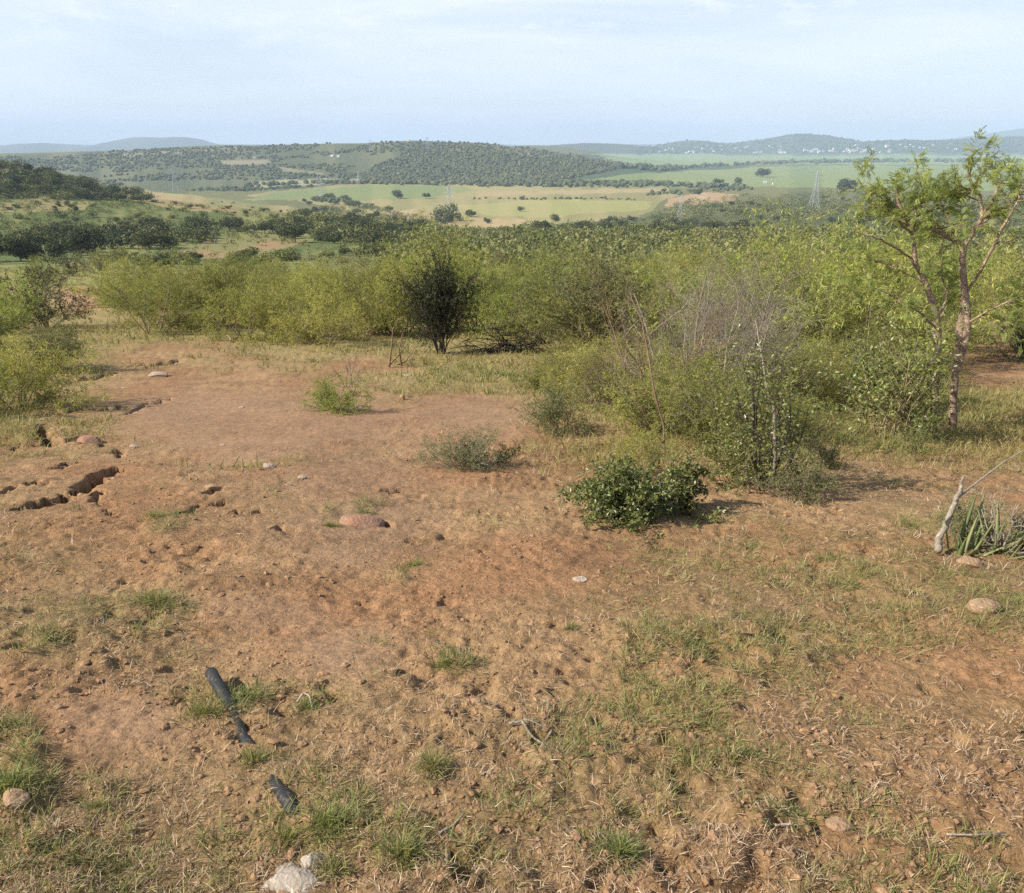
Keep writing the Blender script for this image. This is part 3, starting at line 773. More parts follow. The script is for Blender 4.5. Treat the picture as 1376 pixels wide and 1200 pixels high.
# grey dead bush
p = gp(945, 560)
db = bush('dead_bush', 330, 1.0, None, M['dead'], ns=15, lean=(.05, 1.0), n1=9, n2=8, n3=3, per=0, r=.009, bare_base=.3, spread_up=.03, droopy=-.02)
place(db, p, px_h(p, 195), .5, 'big grey leafless bush of fine dead twigs before the thicket', 'dead bush')
for bx_, by_, hp_2, lb_ in [(985, 535, 140, 'grey dead bush at the right of the big grey dead bush')]:
    p = gp(bx_, by_); place(copy_tree(db), p, px_h(p, hp_2), None, lb_, 'dead bush')
p = gp(880, 585)
db = bush('dead_bush', 331, 1.0, None, M['dead_red'], ns=4, lean=(.05, .32), n1=7, n2=6, n3=4, per=0, r=.007, bare_base=.3, spread_up=.05)
place(db, p, px_h(p, 190), .5, 'thin reddish leafless bush left of the big grey dead bush', 'dead bush')
rt = empty('dead_sapling', gp(893, 620)); d0 = rt.location[1]
obj('stem', stick_obj('stem', local(px_stick([(893, 622), (892, 570), (880, 530), (872, 480, .1), (862, 430, .2), (848, 400, .3)], d0), rt), [.014, .012, .010, .008, .006, .003], M['dead_red'], 6), rt)
obj('branch', stick_obj('branch', local(px_stick([(890, 595), (870, 565, -.1), (848, 518, -.15)], d0), rt), [.008, .007, .004], M['dead_red'], 5), rt)
tag(rt, 'reddish dead stem standing behind the low glossy shrub', 'dead stem')
p = gp(1020, 470); place(copy_tree(db), p, px_h(p, 120), 2.2, 'leafless bush half sunk in the thicket right of the big grey dead bush', 'dead bush')
p = gp(1110, 480); rt = bush('dead_bush', 332, 1.0, None, M['dead'], ns=14, lean=(.2, 1.2), n1=7, n2=6, n3=3, per=0, r=.010)
place(rt, p, px_h(p, 100), 2.2, 'low tangle of bare pale branches at the thicket edge left of the tree', 'dead bush')

# ------------------------------------------------------------------ red-barked thorn tree
pb = gp(1280, 574); D0 = pb[1]
tree = empty('thorn_tree', pb)
tag(tree, 'small red-barked thorn tree with two stems and feathery crown rising above the skyline', 'tree')
def tpoly(L): return [unproj(a, b, D0 + (c[0] if c else 0)) - pb for a, b, *c in L]
s_ = math.hypot(D0, CAMZ - pb[2]) / F      # metres per pixel at the trunk
def smooth_poly(pts, rads, n=14):
    P = np.array(pts); t = np.linspace(0, len(P) - 1, n); i = np.clip(t.astype(int), 0, len(P) - 2); f = t - i
    Pp = np.concatenate([[2 * P[0] - P[1]], P, [2 * P[-1] - P[-2]]])
    a, b, c, d = Pp[i], Pp[i + 1], Pp[i + 2], Pp[i + 3]; f = f[:, None]
    Q = .5 * (2 * b + (c - a) * f + (2 * a - 5 * b + 4 * c - d) * f ** 2 + (3 * b - a - 3 * c + d) * f ** 3)
    r = np.interp(t, np.arange(len(rads)), rads)
    Q[1:-1] += R.normal(0, .004, (n - 2, 3)); r = r * R.uniform(.9, 1.1, n)
    return Q, r
trunkA = smooth_poly(tpoly([(1279, 582), (1281, 540), (1284, 500), (1288, 465), (1292, 435), (1297, 405), (1295, 370), (1293, 345)]), np.array([6.4, 5.0, 4.6, 4.8, 5.8, 5.2, 4.0, 3.7]) * s_)
trunkA2 = smooth_poly(tpoly([(1284, 505), (1293, 475, -.05), (1300, 445, -.06), (1300, 415, -.03), (1297, 400)]), np.array([3, 4, 4.6, 3.6, 2.4]) * s_)
trunkB = smooth_poly(tpoly([(1259, 560, .1), (1257, 520, .15), (1259, 470, .15), (1259, 430, .15), (1250, 398, .15), (1240, 372, .15), (1228, 352, .1)]), np.array([4.4, 4.2, 4.6, 5, 4, 3.4, 3.0]) * s_)
tw = [trunkA, trunkA2, trunkB]
for a, b in tw:
    V, f = tubes([(a[None], b[None])], (10,)); obj('trunk', mesh_np('trunk', V, [f], M['bark_red'], None, True), tree)
br_def = [
    ([(1293, 347), (1298, 328), (1310, 310), (1320, 292), (1334, 268), (1342, 252), (1348, 242)], [5.5, 4.5, 4.5, 4, 3, 2.2, 1.2]),
    ([(1319, 294), (1318, 268, .1), (1309, 250, .15), (1301, 234, .2), (1299, 222, .2)], [3, 2.6, 2.2, 1.8, .8]),
    ([(1296, 330), (1280, 322, -.1), (1262, 313, -.2), (1250, 302, -.3)], [3.5, 2.8, 2.4, 1.6]),
    ([(1292, 338), (1284, 322, .2), (1276, 298, .3), (1267, 280, .35), (1262, 262, .4)], [3, 2.6, 2.2, 1.6, .8]),
    ([(1299, 392), (1325, 352, -.2), (1344, 312, -.3), (1358, 288, -.35), (1370, 266, -.4), (1376, 246, -.4)], [2.6, 2.4, 2.6, 2.2, 1.6, .8]),
    ([(1230, 354, .1), (1229, 338, .1), (1224, 308, .1), (1214, 288, .1), (1206, 268, .1), (1207, 252, .1)], [4.5, 4, 3.4, 3, 2.4, 1.0]),
    ([(1226, 348, .1), (1203, 333, 0), (1180, 321, -.1), (1152, 312, -.15)], [2.2, 1.9, 1.6, .8]),
    ([(1225, 310, .1), (1205, 290, .2), (1180, 268, .3), (1160, 245, .4)], [2, 1.7, 1.3, .7]),
    ([(1222, 312, .1), (1236, 285, .2), (1240, 260, .3), (1232, 232, .3)], [2, 1.7, 1.3, .7]),
    ([(1258, 440, .15), (1235, 420, 0), (1205, 400, -.1), (1170, 385, -.2)], [2.0, 1.7, 1.3, .7]),
    ([(1290, 440), (1325, 420, -.2), (1350, 408, -.3), (1385, 398, -.3)], [2.0, 1.7, 1.4, .8]),
    ([(1243, 380, .15), (1215, 366, .2), (1180, 352, .3), (1140, 345, .35)], [2.0, 1.6, 1.2, .7]),
    ([(1258, 430, .15), (1272, 400, .5), (1265, 365, .7), (1270, 330, .8)], [2.2, 2, 1.6, .8])]
brs = [smooth_poly(tpoly(a), np.array(b) * .72 * s_) for a, b in br_def]
limbs = []
for a, b in brs:
    V, f = tubes([(a[None], b[None])], (7,)); limbs.append(obj('limb', mesh_np('limb', V, [f], M['bark_red'], None, True), tree))
rng = np.random.default_rng(77)
for li, (a, b) in enumerate(brs):
    if li == 6: continue                     # the bare pale branch carries no leaves
    n_ = 13 if li in (1, 3, 5, 7, 8) else 10
    t1 = sprout((a[None], b[None]), n_, (.4, 1.2), (.2, .4), .55, .22, wig=.24, up=-.05, rng=rng, lens=(.14, .52), flat=.6)
    t2 = sprout(t1, 5, (.4, 1.0), (.35, .6), .6, .2, wig=.25, up=-.01, rng=rng, lens=(.08, .2))
    V, f = tubes([t1, t2], (4, 3)); obj('twigs', mesh_np('twigs', V, [f], M['twig']), limbs[li])
    Pl, Dl = along(t2, 4, .2, rng); P1, D1 = along(t1, 6, .3, rng)
    Pl = np.concatenate([Pl, P1]); Dl = np.concatenate([Dl, D1])
    Dl = norm(Dl + rng.normal(0, .6, Dl.shape) + np.array([0, 0, -.1]))
    obj('foliage', pinnate(Pl, Dl, rng.uniform(.05, .10, len(Pl)), M['hero'], 'foliage', 7, rng, .38, .12), limbs[li])

# ------------------------------------------------------------------ rocks, pipe, sticks
def rock(name, seed, sx, sy, sz, mat, ang=.35, sub=3):
    bm = bmesh.new(); bmesh.ops.create_icosphere(bm, subdivisions=sub, radius=1)
    rng = np.random.default_rng(seed); V = np.array([v.co[:] for v in bm.verts])
    # chip with random planes for flat faces
    for _ in range(9):
        n_ = norm(rng.normal(0, 1, 3)); d = rng.uniform(.62, .9); k = V @ n_ - d
        V -= np.where(k > 0, k, 0)[:, None] * n_ * .85
    V *= (1 + ang * .35 * (fbm(V[:, 0] * 2 + V[:, 2] * 1.3 + seed, V[:, 1] * 2 - V[:, 2], seed, 4) - .5))[:, None]
    V *= np.array([sx, sy, sz])
    F_ = np.array([[v.index for v in f.verts] for f in bm.faces]); bm.free()
    return obj(name, mesh_np(name, V, [F_], mat, None, False))
RK = [  # px, py, width px, height px, material, label
    (393, 1172, 78, 46, 'concrete', 'pale grey crumbling lump of mortar at the bottom, larger of two', 4), (422, 1147, 40, 36, 'concrete', 'pale grey smaller lump touching the larger mortar lump', 4),
    (22, 1082, 38, 24, 'rock_tan', 'orange tan stone at the bottom left by the grass', 3), (1300, 766, 36, 18, 'rock_tan', 'flat tan stone below the spiky aloe plant', 3),
    (1318, 826, 46, 20, 'rock_tan', 'wide flat tan stone in the grass, farther below the aloe', 3), (1128, 1110, 34, 18, 'rock_tan', 'flat brown stone sunk in red earth near the bottom', 3),
    (780, 777, 22, 9, 'rock_pale', 'pale flat stone on bare earth right of the middle', 3), (486, 702, 62, 18, 'rock_red', 'reddish flat ledge of rock between two grass tufts', 3),
    (364, 634, 20, 11, 'rock_pale', 'pale pinkish stone, largest of three on the bare earth', 3), (387, 656, 12, 9, 'rock_tan', 'small brown stone, lowest of three on the bare earth', 2),
    (407, 648, 13, 9, 'rock_pale', 'small pale stone, right one of three on the bare earth', 2), (322, 604, 0, 0, None, '', 2),
    (212, 506, 30, 6, 'rock_pale', 'long white flat stone at the far side of the bare earth', 3), (166, 521, 9, 4, 'concrete', 'tiny white stone in the grass left of the long white one', 2),
    (180, 603, 14, 7, 'rock_pale', 'pale stone right of the gully head', 2), (153, 647, 8, 6, 'concrete', 'small white stone on the rim of the dark gully', 2),
    (122, 598, 40, 16, 'rock_red', 'slab of pinkish earthen rock in the gully fork', 3), (822, 697, 14, 5, 'rock_pale', 'flat cream stone under the low glossy shrub', 2),
    (695, 631, 10, 4, 'concrete', 'small white stone right of the sprawling twiggy bush', 2), (548, 506, 16, 6, 'rock_pale', 'pale stone on the grass edge below the dark shrub', 2),
    (541, 536, 10, 14, 'rock_tan', 'upright grey brown stone right of the small green bush', 2), (325, 549, 9, 5, 'rock_pale', 'tiny pale stone in the middle of the far bare earth', 2),
    (288, 664, 24, 10, 'rock_tan', 'tan wedge of stone beside a crack in the earth', 3), (299, 600, 8, 5, 'rock_pale', 'tiny cream stone above the three stones', 2),
    (528, 888, 14, 7, 'rock_tan', 'brown clod-like stone on bare earth above the black hole', 2), (78, 946, 14, 12, 'rock_tan', 'dark brown stone in the brown earth left of the pipe', 2),
    (640, 940, 16, 12, 'rock_tan', 'brown stone among straw below the middle', 2), (1345, 493, 10, 5, 'concrete', 'small white stone on the bare patch right of the tree', 2)]
for i, (rx, ry, w_, h_, mt, lb, sb_) in enumerate(RK):
    if not w_: continue
    p = gp(rx, ry); a_ = px_h(p, w_) / 2; hz = px_h(p, h_) / 2
    o = rock('rock', 500 + i, a_, a_ * .75, max(hz * .85, a_ * .28), M[mt], .5 if mt != 'concrete' else 1.1, sb_)
    o.location = (p[0], p[1], p[2] + hz * (.2 if mt != 'concrete' else -.25)); o.rotation_euler = (R.uniform(-.15, .15), R.uniform(-.15, .15), R.uniform(-.5, .5))
    tag(o, lb, 'stone')

# black pipe
pp = [(283, 901, .040), (297, 922, .028), (309, 942, .008), (320, 962, -.020), (334, 984, -.030), (350, 1010, -.028), (364, 1034, -.016), (376, 1052, -.003), (386, 1066, -.004), (398, 1090, -.020), (412, 1118, -.045)]
PT = []
for a, b, dz in pp:
    x, y = near_at(np.array([a], float), np.array([b], float)); PT.append([x[0], y[0], height(x, y)[0] + dz])
PT = np.array(PT); dz_ = np.array([q_[2] for q_ in pp]); zb = PT[:, 2] - dz_
for _ in range(2): zb[1:-1] = (zb[:-2] + zb[1:-1] + zb[2:]) / 3
PT[:, 2] = zb + dz_
Q, r_ = smooth_poly(PT, np.full(len(PT), .0215), 44); r_[:] = .0215
for _ in range(3): Q[1:-1] = (Q[:-2] + Q[1:-1] + Q[2:]) / 3
ro = empty('pipe', PT[0]); Q = Q - PT[0]
V, f = tubes([(Q[None], r_[None])], (16,))
inn, fi = tubes([(Q[None, :6], r_[None, :6] * .8)], (16,)); fi = fi[:, ::-1] + len(V)
ring = np.stack([np.arange(16), len(V) + np.arange(16), len(V) + np.roll(np.arange(16), -1), np.roll(np.arange(16), -1)], 1)
obj('pipe_body', mesh_np('pipe_body', np.concatenate([V, inn]), [f, fi, ring], M['pipe'], None, True), ro)
tag(ro, 'black plastic pipe half buried in the grass, its open end sticking out', 'pipe')

# log, aloe and dead sticks on the right
p = gp(1252, 748); dl = p[1]
rt = empty('fallen_branch', p)
obj('main_limb', stick_obj('main_limb', local([gp(1258, 752) + [0, 0, .03], unproj(1262, 724, dl + .05), unproj(1275, 695, dl + .12), unproj(1290, 660, dl + .2), unproj(1294, 640, dl + .22)], rt), [.019, .018, .016, .012, .008], M['dead'], 8), rt)
obj('fork', stick_obj('fork', local([unproj(1284, 672, dl + .16), unproj(1310, 650, dl + .3), unproj(1350, 620, dl + .4), unproj(1376, 605, dl + .4)], rt), [.007, .006, .005, .003], M['dead'], 5), rt)
tag(rt, 'bleached grey fallen branch propped up against the aloe plant', 'branch')
p = gp(1310, 745); al = empty('aloe_plant', p)
rng = np.random.default_rng(8)
for k in range(26):
    az = rng.uniform(0, 2 * PI); le = rng.uniform(.15, 1.15) if k > 3 else rng.uniform(.05, .4); Ln = rng.uniform(.20, .40)
    Wd = rng.uniform(.010, .018); n = 7; t = np.linspace(0, 1, n)
    b0 = np.array([math.cos(az) * .05 + rng.uniform(-.16, .16), math.sin(az) * .05 + rng.uniform(-.05, .05), -.02])
    tilt = le + .35 * t * rng.uniform(-.2, 1)
    dd = np.stack([np.cos(az) * np.sin(tilt), np.sin(az) * np.sin(tilt), np.cos(tilt)], 1)
    C_ = b0 + np.concatenate([[np.zeros(3)], np.cumsum(dd[:-1] * Ln / (n - 1), 0)])
    sd = np.array([-math.sin(az), math.cos(az), 0]); nr_ = np.cross(dd, sd)
    wv = (Wd * (1 - t ** 2.2) + .001)[:, None]
    Vv = np.stack([C_ - sd * wv, C_ + nr_ * wv * .35, C_ + sd * wv, C_ - nr_ * wv * .25], 1).reshape(-1, 3)
    ix = np.arange(n * 4).reshape(n, 4); A_, B_ = ix[:-1], ix[1:]
    fq = np.stack([A_, np.roll(A_, -1, 1), np.roll(B_, -1, 1), B_], -1).reshape(-1, 4)
    obj('leaf', mesh_np('leaf', Vv, [fq], M['aloe'], {'tint': np.full(len(Vv), np.clip(rng.normal(.45, .3), 0, 1))}, True), al)
tag(al, 'clump of spiky upright yellow-green aloe leaves at the right edge', 'aloe')
p = gp(1350, 745); o = bush('dead_twigs', 341, 1.0, None, M['bleached'], ns=9, lean=(.2, 1.0), n1=5, n2=3, per=0, r=.022)
place(o, p, px_h(p, 70), .4, 'bleached dead twigs standing right of the aloe', 'twigs')
p = gp(1368, 742); rt = bush('low_bush', 342, 1.0, M['dark'], M['twig_dark'], ns=12, lean=(.3, 1.3), n1=6, n2=5, per=7, L=(.06, .1), W=(.02, .035), r=.012)
place(rt, p, px_h(p, 45), .4, 'dark low bush behind the bleached twigs at the right edge', 'bush')
p = gp(1312, 735); rt = bush('low_bush', 343, 1.0, M['grey_leaf'], M['dead'], ns=16, lean=(.3, 1.3), n1=6, n2=5, per=6, L=(.06, .1), W=(.016, .03), r=.010)
place(rt, p, px_h(p, 56), .4, 'grey-green weed clump growing among the aloe leaves', 'bush')

def ground_stick(lines, mat, name, lb, cat, r=.006):
    a0 = gp(*lines[0][0]); rt = empty(name, a0)
    for ln in lines:
        P = []
        for q_ in ln:
            g_ = gp(q_[0], q_[1]); P.append(g_ + [0, 0, .010 + (q_[2] if len(q_) > 2 else 0)])
        obj('twig', stick_obj('twig', local(P, rt), list(np.linspace(r, r * .5, len(P))), mat, 5), rt)
    tag(rt, lb, cat); return rt
ground_stick([[(684, 966), (710, 968, .01), (740, 978)], [(702, 970, .01), (715, 985, .015), (733, 996)], [(742, 978), (728, 988, .01)]], M['dead'], 'forked_twig', 'pale forked twig lying on red earth right of the middle', 'twig', .005)
ground_stick([[(590, 1118), (612, 1106, .01), (624, 1095)]], M['dead'], 'fallen_twig', 'short reddish grey twig lying in the grass at the bottom', 'twig', .005)
ground_stick([[(1040, 1116), (1062, 1115, .005), (1088, 1113)]], M['bleached'], 'fallen_twig', 'thin pale twig lying flat left of the sunken brown stone', 'twig', .0035)
ground_stick([[(398, 932), (408, 926, .02), (416, 930, .015), (418, 938)]], M['bleached'], 'curled_root', 'curled white root beside the black hole in the earth', 'root', .0045)
ground_stick([[(1270, 1128), (1310, 1132, .008), (1350, 1124, .006)]], M['bleached'], 'fallen_twig', 'long thin straw-like twig on bare red earth at the bottom right', 'twig', .003)
ground_stick([[(995, 860), (1015, 861, .008), (1036, 858)]], M['dead_red'], 'fallen_twig', 'brown twig lying between two green grass patches', 'twig', .005)

# ------------------------------------------------------------------ grass, litter and clods
def blades(P, az, L, lean, W, bend=.6, rng=R):
    n = len(P); L = np.asarray(L); lean = np.asarray(lean)
    h = np.stack([np.cos(az), np.sin(az), np.zeros(n)], 1); sd = np.stack([-np.sin(az), np.cos(az), np.zeros(n)], 1)
    l1 = lean; l2 = np.minimum(lean + bend * rng.uniform(.2, 1, n), 1.75)
    d1 = h * np.sin(l1)[:, None] + np.array([0, 0, 1.]) * np.cos(l1)[:, None]
    d2 = h * np.sin(l2)[:, None] + np.array([0, 0, 1.]) * np.cos(l2)[:, None]
    tw_ = rng.normal(0, .5, n)[:, None]; sd = norm(sd + np.cross(d1, sd) * tw_)
    m = P + d1 * (L * .5)[:, None]; t = m + d2 * (L * .5)[:, None]; w = np.asarray(W)[:, None]
    V = np.stack([P - sd * w * .5, P + sd * w * .5, m + sd * w * .42, m - sd * w * .42, t], 1).reshape(-1, 3)
    b = np.arange(n) * 5
    return V, np.stack([b, b + 1, b + 2, b + 3], 1), np.stack([b + 3, b + 2, b + 4], 1)

def grass_obj(name, parts, mat):
    V, Q, T, tn, off = [], [], [], [], 0
    for (P, az, L, lean, W, bend, tint) in parts:
        v, q, t = blades(P, az, L, lean, W, bend)
        V.append(v); Q.append(q + off); T.append(t + off); tn.append(np.repeat(tint, 5)); off += len(v)
    o = obj(name, mesh_np(name, np.concatenate(V), [np.concatenate(Q), np.concatenate(T)], mat, {'tint': np.concatenate(tn)}))
    return o

rg = np.random.default_rng(31)
def cand(n, y0, y1, x0=-260, x1=1640):
    a = rg.uniform(x0, x1, n); b = rg.uniform(y0, y1, n)
    x, y = near_at(a, b); return x, y
def tufts(cx, cy, per, rad, Lm, Wm, lean=(.1, 1.0), bend=.7, tint=(.5, .25)):
    """per blades round every tuft centre"""
    m = np.repeat(np.arange(len(cx)), per); n = len(m)
    rad = np.broadcast_to(rad, len(cx))[m]; Lm = np.broadcast_to(Lm, len(cx))[m]; Wm = np.broadcast_to(Wm, len(cx))[m]
    a = rg.uniform(0, 2 * PI, n); r = rad * np.sqrt(rg.uniform(0, 1, n))
    x = cx[m] + r * np.cos(a); y = cy[m] + r * np.sin(a)
    P = np.stack([x, y, height(x, y) - .004], 1)
    az = a + rg.normal(0, .8, n); le = lean[0] + (lean[1] - lean[0]) * np.clip(r / rad + rg.normal(0, .25, n), 0, 1)
    tt = np.clip(np.repeat(rg.normal(tint[0], tint[1], len(cx)), per) + rg.normal(0, .2, n), 0, 1)
    return (P, az, Lm * rg.uniform(.5, 1.3, n), le, Wm * rg.uniform(.7, 1.3, n), bend, tt)

# green grass close by
x, y = cand(26000, 560, 1330); b, pn, gr, ppx, ppy = near_maps(x, y)
patch = fbm(x / .5, y / .5, 71, 3)
dens = np.clip(gr, 0, 1) ** 1.2 * (.35 + .65 * sstep(.38, .6, patch)) + (1 - np.clip(b * 1.3, 0, 1)) * .16 * sstep(.48, .66, patch)
k = rg.uniform(0, 1, len(x)) < dens * .75
x, y = x[k], y[k]; dd_ = np.maximum(y, 1.4)
part1 = tufts(x, y, 16, .035 + .006 * dd_, .042 + .010 * dd_, np.maximum(.0024, .00075 * dd_), (.15, 1.25))
part1f = []
x, y = cand(16000, 440, 640); b, pn, gr, ppx, ppy = near_maps(x, y); patch = fbm(x / 1.2, y / 1.2, 73, 3)
dens = (np.clip(gr, 0, 1) * .6 + .30 * sstep(.42, .62, patch)) * (1 - np.clip(b * 1.6, 0, 1))
k = rg.uniform(0, 1, len(x)) < dens
x, y = x[k], y[k]
part2 = tufts(x, y, 9, .10 + .004 * y, .13 + .004 * y, np.maximum(.004, .0009 * y), (.1, 1.0))
o = grass_obj('green_grass', [part1, part2], M['grass']); tag(o, 'short sparse green grass in patches over the red earth', 'grass', kind='stuff')
# dry straw: short bits lying about, and thin standing tufts
x, y = cand(90000, 560, 1330); b, pn, gr, ppx, ppy = near_maps(x, y)
patch = fbm(x / .45, y / .45, 75, 4)
dens = (1 - np.clip(b * 1.12, 0, 1)) * (.18 + .82 * sstep(.40, .62, patch)) + .03
k = rg.uniform(0, 1, len(x)) < dens * .8
x, y = x[k], y[k]; n = len(x)
flat = (np.stack([x, y, height(x, y) + .004], 1), rg.uniform(0, 2 * PI, n), rg.uniform(.010, .040, n) + .003 * y, rg.uniform(.9, 1.55, n), np.maximum(.0017, .00058 * y) * rg.uniform(.6, 1.5, n), .3, np.clip(rg.normal(.42, .36, n), 0, 1))
x, y = cand(24000, 560, 1330); b, pn, gr, ppx, ppy = near_maps(x, y); patch = fbm(x / .35, y / .35, 77, 3)
dens = (1 - np.clip(b * 1.25, 0, 1)) * sstep(.46, .66, patch) + .9 * blobs(ppx, ppy, [(120, 1180, 170, 60), (380, 1000, 90, 60, .5), (1270, 1040, 110, 50, .6), (1010, 610, 330, 60, .5), (1250, 480, 120, 50, .4)])
k = rg.uniform(0, 1, len(x)) < dens * .32
x, y = x[k], y[k]
st1 = tufts(x, y, 11, .025 + .005 * y, .026 + .008 * y, np.maximum(.0017, .0006 * y), (.1, 1.3), .4, (.5, .32))
o = grass_obj('dry_grass', [flat, st1], M['straw']); tag(o, 'dry straw-coloured grass and litter scattered over the slope', 'grass', kind='stuff')
# longer yellowing grass between the shrubs and along the far edge of the clearing
x, y = cand(30000, 362, 640); b, pn, gr, ppx, ppy = near_maps(x, y); patch = fbm(x / 1.5, y / 1.5, 79, 3)
dens = (1 - np.clip(b * 1.8, 0, 1)) * (.2 + .8 * sstep(.38, .6, patch)) * sstep(5.0, 9.0, y)
k = rg.uniform(0, 1, len(x)) < dens * .8
x, y = x[k], y[k]
st2 = tufts(x, y, 8, .10 + .006 * y, .085 + .006 * y, np.maximum(.0035, .0008 * y), (.1, 1.1), .6)
o = grass_obj('yellow_grass', [st2], M['ygrass']); tag(o, 'longer yellowing grass between the shrubs below the clearing', 'grass', kind='stuff')

# single grass tufts standing out on the bare earth
def tuft_thing(px_, py_, wpx, hpx, lb, mat='grass', n=300):
    p = gp(px_, py_); a_ = px_h(p, wpx) / 2; h_ = px_h(p, hpx) * .72
    a = rg.uniform(0, 2 * PI, n); r = a_ * .95 * np.sqrt(rg.uniform(0, 1, n)) * (.65 + .35 * np.sin(a * 3 + px_))
    x = p[0] + r * np.cos(a); y = p[1] + r * np.sin(a) * .7
    P = np.stack([x, y, height(x, y) - .004], 1) - p
    v, q, t = blades(P, a + rg.normal(0, 1.1, n), h_ * rg.uniform(.25, 1.0, n), np.clip(.3 + r / a_ * .9 + rg.normal(0, .35, n), 0, 1.5), np.maximum(.0016, h_ * .022) * rg.uniform(.7, 1.4, n), .9)
    o = obj('grass_tuft', mesh_np('grass_tuft', v, [q, t], M[mat], {'tint': np.repeat(np.clip(rg.normal(.5, .38, n), 0, 1), 5)}), None, p); tag(o, lb, 'grass tuft')
for a in [(210, 702, 60, 22, 'flat green grass tuft on bare earth below the gully'), (205, 806, 70, 36, 'ragged green grass tuft left of the smooth brown earth'),
          (492, 690, 40, 16, 'little green tuft on top of the reddish rock ledge'), (444, 708, 30, 18, 'little green tuft at the left end of the reddish rock ledge'),
          (556, 750, 32, 24, 'small green tuft below the reddish rock ledge'), (594, 884, 38, 24, 'small green tuft alone below the middle of the bare earth'),
          (582, 1030, 52, 46, 'round dark green tuft right of the buried pipe'), (130, 1078, 46, 26, 'green tuft right of the orange tan stone'),
          (440, 1105, 70, 56, 'large green tuft right of the pipe where it goes underground'), (540, 1150, 60, 60, 'green tuft right of the pale mortar lumps'),
          (385, 1120, 60, 40, 'green tuft just above the pale mortar lumps'), (448, 1160, 50, 46, 'green tuft overhanging the smaller mortar lump'),
          (10, 1060, 60, 70, 'green tuft cut by the left picture edge above the orange stone'),
          (272, 950, 60, 40, 'grass tuft left of the open pipe end'), (335, 925, 60, 34, 'grass tuft right of the open pipe end'), (340, 1010, 50, 40, 'grass tuft hiding the middle of the pipe'),
          (412, 935, 44, 26, 'grass tuft beside the black hole in the earth'), (1075, 1100, 70, 36, 'green tuft left of the sunken brown stone'), (770, 838, 30, 16, 'tiny tuft right of the middle on orange earth'),
          (835, 1150, 50, 60, 'upright green tuft near the bottom, right of the middle')]:
    tuft_thing(*a)

# clods and pebbles
ico = bmesh.new(); bmesh.ops.create_icosphere(ico, subdivisions=1, radius=1)
IV = np.array([v.co[:] for v in ico.verts]); IF = np.array([[v.index for v in f.verts] for f in ico.faces]); ico.free()
x, y = cand(64000, 540, 1330); b, pn, gr, ppx, ppy = near_maps(x, y); patch = fbm(x / .3, y / .3, 101, 3)
k = rg.uniform(0, 1, len(x)) < (1 - .85 * np.clip(pn, 0, 1)) * (.15 + .85 * sstep(.42, .62, patch)) * .5
x, y = x[k], y[k]; n = len(x)
sz = (rg.lognormal(-.6, .6, n) * .0048 * (1 + .12 * y)).clip(.0015, .017)
V = IV[None] * (1 + rg.normal(0, .18, (n, len(IV), 1))) * sz[:, None, None] * np.stack([rg.uniform(.8, 1.4, n), rg.uniform(.8, 1.4, n), rg.uniform(.5, .9, n)], 1)[:, None]
V = V + np.stack([x, y, height(x, y) + sz * .15], 1)[:, None]
f = (IF[None] + (np.arange(n) * len(IV))[:, None, None]).reshape(-1, 3)
o = obj('gravel', mesh_np('gravel', V.reshape(-1, 3), [f], M['clod'])); tag(o, 'loose clods and gravel strewn over the red earth', 'gravel', kind='stuff')

# ------------------------------------------------------------------ valley trees
def far_tree(name, seed, mat, nl=900, lumps=7, leaf=.11, flat=.75):
    rng = np.random.default_rng(seed)
    C_ = np.stack([rng.normal(0, .34, lumps), rng.normal(0, .34, lumps), rng.uniform(.32, .8, lumps) * flat], 1); C_[0] = (0, 0, .55 * flat)
    rad = rng.uniform(.22, .38, lumps)
    m = rng.integers(0, lumps, nl); d = norm(rng.normal(0, 1, (nl, 3)))
    P = C_[m] + d * (rad[m] * rng.uniform(.75, 1.08, nl))[:, None] * np.array([1, 1, .8])
    P[:, 2] = np.maximum(P[:, 2], .03)
    Dv = norm(rng.normal(0, 1, (nl, 3))); Nn = norm(d + rng.normal(0, .5, (nl, 3)))
    V, f = rhombs(P, Dv, Nn, rng.uniform(.7, 1.3, nl) * leaf, rng.uniform(.5, .9, nl) * leaf, .1)
    tint = np.repeat(np.clip(.5 + .35 * (rng.normal(0, .6, nl)), 0, 1), 4)
    tv, tf = tubes([(np.array([[[0, 0, -.1], [.01, 0, .2], [.0, .02, .5 * flat]]]), np.array([[.04, .03, .02]]))], (5,))
    return obj(name, mesh_np(name, np.concatenate([V, tv]), [f, tf + len(V)], [mat, M['bark_grey']], {'tint': np.concatenate([tint, np.zeros(len(tv))])}, mat_idx=np.concatenate([np.zeros(len(f)), np.ones(len(tf))])))
VT = [far_tree('valley_tree', 600 + i, M['tree_far'], flat=.9 if i % 2 else .75) for i in range(5)]
ST = [far_tree('scrub_tree', 620 + i, M['scrub_far'], 600, 6, .13, .6) for i in range(4)]
rv = np.random.default_rng(9)
def vtrees(polys, n, mind, hs, lb, grp, protos):
    for po, k_ in zip(polys, n):
        for p in scatter(po, k_, mind, rv, tries=2500):
            s = rv.uniform(*hs); place(protos[rv.integers(len(protos))], p, s, label=lb, cat='tree', group=grp, sz=s * rv.uniform(.75, 1.05))
vtrees([[(-60, 358), (-60, 328), (60, 322), (150, 318), (180, 330), (90, 350)], [(150, 330), (180, 312), (330, 302), (330, 316), (210, 338)], [(330, 318), (330, 300), (480, 300), (560, 318), (560, 334), (420, 330)]],
       (26, 22, 26), 3.6, (4.5, 7.5), 'dark rounded tree in the tree line along the foot of the left hillside', 'trees along the hill foot', VT)
